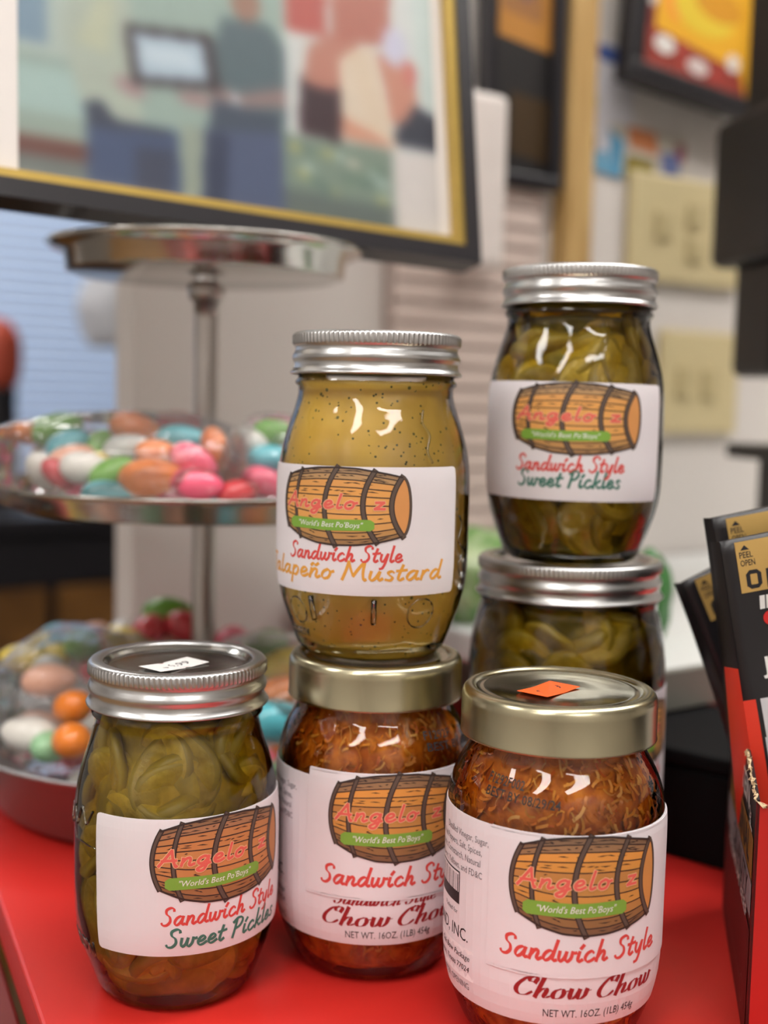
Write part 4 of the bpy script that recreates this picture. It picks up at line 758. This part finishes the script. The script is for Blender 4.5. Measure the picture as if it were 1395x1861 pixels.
poster('pale flyer with blue heading and green spot beside the wooden strip', -.148, .53, .07, .125, [((206, 204, 210), [(-35, -62), (35, -62), (35, 62), (-35, 62)]), ((74, 96, 160), [(-30, 46), (20, 42), (16, 58), (-28, 60)]), ((130, 160, 96), ell(-24, 4, 9, 14)), ((52, 66, 96), [(-34, -28), (-14, -28), (-14, -46), (-34, -46)]), ((104, 160, 190), [(-34, -46), (0, -40), (4, -62), (-34, -62)])])
poster('leaflet with orange, olive and blue patches under the yellow picture', -.09, .492, .11, .052, [((198, 190, 176), [(-55, -26), (55, -26), (55, 26), (-55, 26)]), ((206, 130, 84), [(-26, 6), (16, 2), (10, 24), (-30, 26)]), ((140, 124, 44), [(-34, -24), (12, -24), (8, -4), (-30, -2)]), ((90, 150, 184), [(-55, -26), (-36, -26), (-34, 10), (-55, 20)]), ((104, 116, 164), [(22, -24), (48, -22), (46, 8), (18, 6)]), ((150, 70, 84), [(44, 0), (54, 0), (54, 18), (40, 18)])])
CREAM = mat('cream_plastic', srgb(206, 190, 146), .45, var=.03); CREAM_D = mat('cream_shade_plastic', srgb(190, 174, 130), .5)
def wall_plate(label, s, z, w, h, spots):
    o = wall_thing('wall_plate', label, 'wall plate', s, z, .005); link('plate', box_mesh('plate', CREAM, w, .010, h, .004), o)
    for x, y, a, b in spots: link('socket', box_mesh('socket', CREAM_D, a, .006, b, .003, (x, -.006, y)), o)
wall_plate('upper cream wall plate with three dull sockets', -.032, .422, .172, .108, [(-.040, .002, .024, .03), (.006, .016, .022, .026), (.008, -.018, .024, .026)])
wall_plate('lower cream wall plate with two dull sockets', -.003, .267, .122, .108, [(-.028, .0, .024, .034), (.012, -.002, .024, .034)])

# ================================================================== BLACK EQUIPMENT AT RIGHT
BP = mat('black_plastic', srgb(13, 13, 17), .5, var=.1, scale=50); BG = mat('dark_grey_strap', srgb(62, 66, 76), .4, var=.1)
eq = thing('wall_equipment', 'tall black plastic device hanging at the right edge', 'equipment', (.352, .98, .20), (0, 0, rad(8)))
def eqbox(n, x0, x1, z0, z1, dep, m=BP, y=0, lab=None): link(n, box_mesh(n, m, x1 - x0, dep, z1 - z0, .008, ((x0 + x1) / 2, y, (z0 + z1) / 2)), eq, label=lab)
eqbox('upper_housing', -.060, .12, .255, .60, .09); eqbox('body', -.078, .12, .156, .274, .12); eqbox('lower_neck', -.064, .10, .066, .16, .08)
v, f = tube([(-.042, -.05, .60), (-.050, -.064, .40), (-.060, -.066, .27), (-.066, -.064, .20)], .007, 8); link('strap', mesh('strap', v, f, BG, smooth=True), eq, label='grey strap')
st2 = thing('black_stand', 'black flat topped stand behind the snack bags', 'stand', (.335, 1.0, .084), (0, 0, rad(8)))
link('top_plate', box_mesh('top_plate', BP, .16, .1, .012, .002, (.045, 0, .121)), st2); link('post', box_mesh('post', BP, .10, .06, .117, .004, (.035, 0, .0585)), st2)

# ================================================================== GREEN PACKET, LEFT BACKGROUND
def packet(name, label, cat, loc, r, cols, seed, rz=0):
    bm = bmesh.new(); bmesh.ops.create_icosphere(bm, subdivisions=4, radius=1)
    for q in bm.verts:
        p = q.co; n = 1 + .16 * noise3(p, 2.0, seed) + .07 * noise3(p, 5, seed); q.co = Vector((p.x * r[0] * n, p.y * r[1] * n, max(p.z * r[2] * n, -r[2] * .8) + r[2] * .8))
    me = bpy.data.meshes.new(name); bm.to_mesh(me); bm.free(); me.materials.append(cols); me.polygons.foreach_set('use_smooth', [True] * len(me.polygons)); return thing(name, label, cat, loc, (0, 0, rz), None, me)
GRN = two_tone('green_wrap', srgb(84, 132, 54), srgb(176, 190, 150), 40, rough=.3, bump=.2)
packet('green_packet', 'green and pale wrapped packet on the white slab between the jar stacks', 'packet', (.075, .86, .0845), (.05, .035, .036), GRN, 3.0)
packet('green_packet', 'green packet peeking out right of the stacked pickle jar', 'packet', (.1765, .80, .0845), (.016, .02, .034), mat('dark_green_wrap', srgb(58, 110, 56), .35, var=.25, scale=60), 6.0)
wbg = packet('plastic_bag', 'pale white plastic bag hanging before the window blinds', 'bag', (-.560, 2.45, .337), (.062, .03, .09), mat('white_plastic_film', srgb(206, 208, 214), .5, var=.05), 8.0)
v, f = tube([(0, 0, .14), (0, 0, .6), (0, 0, 1.36)], .002, 6); link('hanging_cord', mesh('hanging_cord', v, f, mat('cord_white', srgb(210, 210, 214), .6)), wbg)
DK = mat('cabinet_dark', srgb(24, 22, 28), .5, var=.2, scale=10); BRN = two_tone('cabinet_door_wood', srgb(104, 68, 28), srgb(146, 100, 46), 6, rough=.4, bump=.05)
cb = thing('wood_cabinet', 'dark cabinet with brown wooden doors below the window', 'cabinet', room(-.3, 1.35, ZF), RZ)
link('carcass', box_mesh('carcass', DK, 1.7, .4, .9, .006, (0, 0, .45)), cb); link('worktop', box_mesh('worktop', DK, 1.74, .44, .03, .004, (0, 0, .917)), cb)
for k in range(4):
    d = link('door', box_mesh('cab_door', BRN, .40, .02, .70, .004, (-.63 + .42 * k, -.21, .46)), cb); link('handle', box_mesh('cab_handle', CHROME, .012, .015, .1, .003, (-.46 + .42 * k, -.226, .6)), d)
po = thing('safety_post', 'dark post with orange red top at the left edge', 'post', (-.745, 2.315, .0325), (0, 0, 0)); po.scale = (1.35, 1.35, 1.45)
v, f = lathe(smooth_prof([(.036, 0), (.034, .01), (.030, .08), (.028, .135), (.03, .15)], .01), 32); link('base', mesh('post_base', v, f, DK, smooth=True), po)
v, f = lathe(smooth_prof([(.024, .15), (.032, .16), (.036, .19), (.033, .22), (.018, .238), (.002, .242)], .01), 32); link('cap', mesh('post_cap', v, f, mat('orange_cap', srgb(200, 84, 60), .5), smooth=True), po, label='orange red rounded top')

# ================================================================== SNACK DISPLAY
def pouch(name, label, loc, rot, w=.115, h=.175, red_at=.052):
    """flat pouch: sealed top, bulging body, folded side; local x right, z down from the top-left corner"""
    o = thing(name, label, 'snack bag', loc, rot, 'black snack pouches in the display box')
    th = lambda d: .0008 + .012 * max(0, min(1, (d - .02) / .11)) ** 1.2
    def front(x, d):
        e = min(x, w - x) / (w / 2); return (x, -th(d) * (1 - (1 - min(1, e * 1.0)) ** 2.2) - .0003 - .0012 * sin(d * 90 + x * 30) * min(1, e * 3), -d)
    nx, nd = 24, 30; v, f = [], []
    for j in range(nd + 1):
        for i in range(nx + 1): v.append(front(w * i / nx, h * j / nd))
    B = len(v)
    for j in range(nd + 1):
        for i in range(nx + 1): x, y, z = front(w * i / nx, h * j / nd); v.append((x, -y + .0005, z))
    q = lambda j, i, b=0: b + j * (nx + 1) + i
    for j in range(nd):
        for i in range(nx): f.append((q(j, i), q(j + 1, i), q(j + 1, i + 1), q(j, i + 1))); f.append((q(j, i, B), q(j, i + 1, B), q(j + 1, i + 1, B), q(j + 1, i, B)))
        for i in (0, nx): f.append((q(j, i), q(j, i, B), q(j + 1, i, B), q(j + 1, i)))
    for i in range(nx):
        for j in (0, nd): f.append((q(j, i), q(j, i + 1), q(j, i + 1, B), q(j, i, B)))
    PB = mat('pouch_black', srgb(32, 30, 33), .38, var=.08, scale=60); link('pouch_body', mesh('pouch_body', v, f, PB, smooth=True), o)
    # folded side
    PR = mat('pouch_red', srgb(224, 60, 40), .38, var=.05); v, f, mi = [], [], []
    for j in range(nd + 1):
        d = h * j / nd; g = .0022 + .0018 * min(1, d / .09)
        v += [(-.0002, -.0005, -d), (-g, .003 + th(d), -d), (-g * .6, .005 + th(d) * 1.4, -d)]
    for j in range(nd):
        for i in range(2): f.append((3 * j + i, 3 * j + i + 1, 3 * j + i + 4, 3 * j + i + 3)); mi.append(1 if h * j / nd > red_at else 0)
    link('side_fold', mesh('side_fold', v, f, [PB, PR], mi, True), o, label='folded pouch side, black above red')
    place = lambda x, y, l: (lambda p: (p[0], p[1] - .0003 - l * .00006, p[2]))(front(x * MM, -y * MM))
    GLD = mat('pouch_gold', srgb(205, 168, 98), .35, .3, var=.06, scale=40); I = Ink()
    I.grid(lambda u, q_: (5.7 + 100 * u, -1.4 - 20.9 * q_), 40, 10, 0, GLD)
    K = INK['black']; I.poly([(7.6, -5.0), (11.2, -5.0), (9.4, -3.0)], 1, K); I.text('PEEL', 6.9, -8.1, 2.4, 1, K, width=5.4, bold=.012); I.text('OPEN', 6.9, -11.4, 2.4, 1, K, width=5.9, bold=.012)
    bl = lambda pts, x: I.ribbon([(x + a, -20.2 + b) for a, b in pts], 1.7, 1, K)
    for x in (9.2, 30.5): bl([(0, .9), (.9, 0), (3.6, 0), (4.5, .9), (4.5, 5.1), (3.6, 6), (.9, 6), (0, 5.1), (0, .9)], x) if x < 20 else bl([(4.5, 5.1), (3.6, 6), (.9, 6), (0, 5.1), (0, .9), (.9, 0), (3.6, 0), (4.5, .9), (4.5, 3), (2.6, 3)], x)
    bl([(0, -.8), (0, 6), (3.6, 6), (4.5, 5.1), (4.5, 3.7), (3.6, 2.9), (0, 2.9)], 17.3); bl([(2.2, 2.9), (4.6, -.8)], 17.3); bl([(0, -.8), (0, 6.8)], 26)
    I.text('INAL', 39, -20.6, 6.8, 1, K, width=28, bold=.02)
    if red_at < 1: I.grid(lambda u, q_: (-.2 + 5.0 * u, -66 - 100 * q_), 4, 20, 0, PR); I.grid(lambda u, q_: (6.6 + 60 * u, -66 - 30 * q_), 16, 10, 0, ink(206, 204, 208)); I.grid(lambda u, q_: (6.0 + 60 * u, -82 - 60 * q_), 16, 10, 0.5, ink(196, 196, 202))
    Wt = INK['white']; I.text('III', 12.2, -29.6, 4.9, 1, Wt, width=7.5, bold=.05, shear=.08); I.poly(ell(16, -34, 3, 3), 1, ink(216, 40, 36)); I.text('JERKY', 9.6, -56, 6.4, 1, Wt, width=28, bold=.02, shear=.0); I.rect(10, -58.3, 40, -57.7, 1, Wt)
    I.build('pouch_print', o, place, 'gold band and white lettering'); return o
R_ = lambda yaw, roll: (Matrix.Rotation(yaw, 3, 'Z') @ Matrix.Rotation(roll, 3, 'Y')).to_euler()
pouch('snack_pouch', 'front black snack pouch with gold peel open band', (.1340, .480, .1863), R_(rad(6), rad(-11.5)))
pouch('snack_pouch', 'second black snack pouch standing just behind the front one', (.1375, .506, .1935), R_(rad(4), rad(-12)), red_at=1.0)
pouch('snack_pouch', 'leaning black snack pouch at the back of the display', (.1352, .542, .1607), R_(rad(10), rad(-25)), h=.135, red_at=1.0)
db = thing('display_box', 'torn open red and black cardboard display box holding snack pouches', 'box', (.1405, .437, .0002), (0, 0, math.atan2(-.207, .978)))
BRED = mat('box_red', srgb(186, 34, 30), .35, var=.05, scale=30); BBLK = mat('box_black', srgb(30, 25, 27), .4, var=.1, scale=40); CARD = mat('torn_card', srgb(222, 198, 160), .9, var=.2, scale=400, bump=.6, bscale=500)
def wall_sheet(name, m, p, q, top, thick=.0012, z0=0.0):
    """upright card sheet from p to q (local xy), top(t) gives the torn height"""
    P, Q = Vector(p), Vector(q); d = (Q - P); n = Vector((-d.y, d.x)).normalized() * thick; N = 40; v, f = [], []
    for i in range(N + 1):
        t = i / N; c = P + d * t; v += [(c.x, c.y, z0), (c.x, c.y, top(t)), (c.x + n.x, c.y + n.y, top(t)), (c.x + n.x, c.y + n.y, z0)]
    for i in range(N):
        for k in range(4): f.append((4 * i + k, 4 * i + (k + 1) % 4, 4 * i + 4 + (k + 1) % 4, 4 * i + 4 + k))
    f += [(0, 3, 2, 1), (4 * N, 4 * N + 1, 4 * N + 2, 4 * N + 3)]
    return link(name, mesh(name, v, f, m), db)
rt_ = random.Random(9); jit = [rt_.gauss(0, .0008) for _ in range(60)]
tl = lambda t: .0985 + .004 * t + .004 * sin(t * 3) * (t) - .0035 * max(0, 1 - t * 4)
tf = lambda t: .095 - .03 * min(1, t * 2.2) ** 1.0 + jit[int(t * 40)] * .6
lw_ = wall_sheet('side_wall', BBLK, (0, .128), (0, 0), lambda t: tl(1 - t)); fw_ = wall_sheet('front_wall', BRED, (0, 0), (.125, 0), tf)
wall_sheet('rear_wall', BBLK, (.125, .128), (0, .128), lambda t: .115); wall_sheet('far_side_wall', BBLK, (.125, 0), (.125, .128), lambda t: .105); link('box_floor', box_mesh('box_floor', BBLK, .124, .127, .0012, 0, (.0625, .064, .0007)), db)
# torn fibre edge
v, f = [], []
for i in range(90):
    t = i / 89
    if t < .45: x, y, z = -.0003, .05 * (1 - t / .45), tl(.39 * (1 - t / .45))
    else: x = .125 * (t - .45) / .55; y, z = -.0003, tf((t - .45) / .55)
    b = len(v); s = rt_.uniform(.0006, .0016)
    for k in range(5): v.append((x + rt_.gauss(0, s * .5), y + rt_.gauss(0, s * .5), z + rt_.uniform(-s, s)))
    f += [(b, b + 1, b + 2), (b, b + 2, b + 3), (b + 1, b + 3, b + 4), (b, b + 3, b + 4)]
    if i: f += [(b, b + 1, b - 4, b - 5), (b + 2, b + 3, b - 2, b - 3)]
link('torn_edge', mesh('torn_edge', v, f, CARD), db, label='pale torn cardboard edge')
# print on the left side wall: local y runs away from the viewer, text reads toward the viewer
I = Ink(); pls = lambda x, y, l: (-.0003 - l * .00006, (128 - x) * MM, y * MM)   # x: 0 at the back .. 128 at the near corner
I.rect(0, 0.5, 127.5, 44, 0, ink(96, 22, 22)); I.rect(30, 2, 120, 44, .5, ink(112, 24, 24))
I.text('PROTEIN', 40, 84, 9.5, 2, INK['white'], width=66, bold=.02); I.text('2g', 108, 82, 5, 2, INK['white'], bold=.01); I.rect(108, 79.5, 120, 80.6, 2, INK['white'])
I.rect(20, 63, 126, 79, 1, ink(150, 104, 36)); I.text('ORIGINAL', 34, 65.5, 11, 2, INK['black'], width=80, bold=.03)
I.rect(10, 49, 127, 62, 1, ink(150, 144, 148)); I.text('QUALITY', 44, 51, 9, 2, INK['black'], width=70, bold=.02)
I.text('PREMIUM BEEF', 24, 43, 5, 2, INK['white'], width=90, bold=.01); I.text('ingredients you know', 40, 12, 3.0, 2, ink(150, 90, 84), width=60); I.ribbon([(108 + 5 * cos(t), 13 + 5 * sin(t)) for t in np.linspace(0, 2 * PI, 24)], .6, 2, ink(150, 90, 84))
I.build('side_print', lw_, pls, 'white, gold and grey lettering bands')
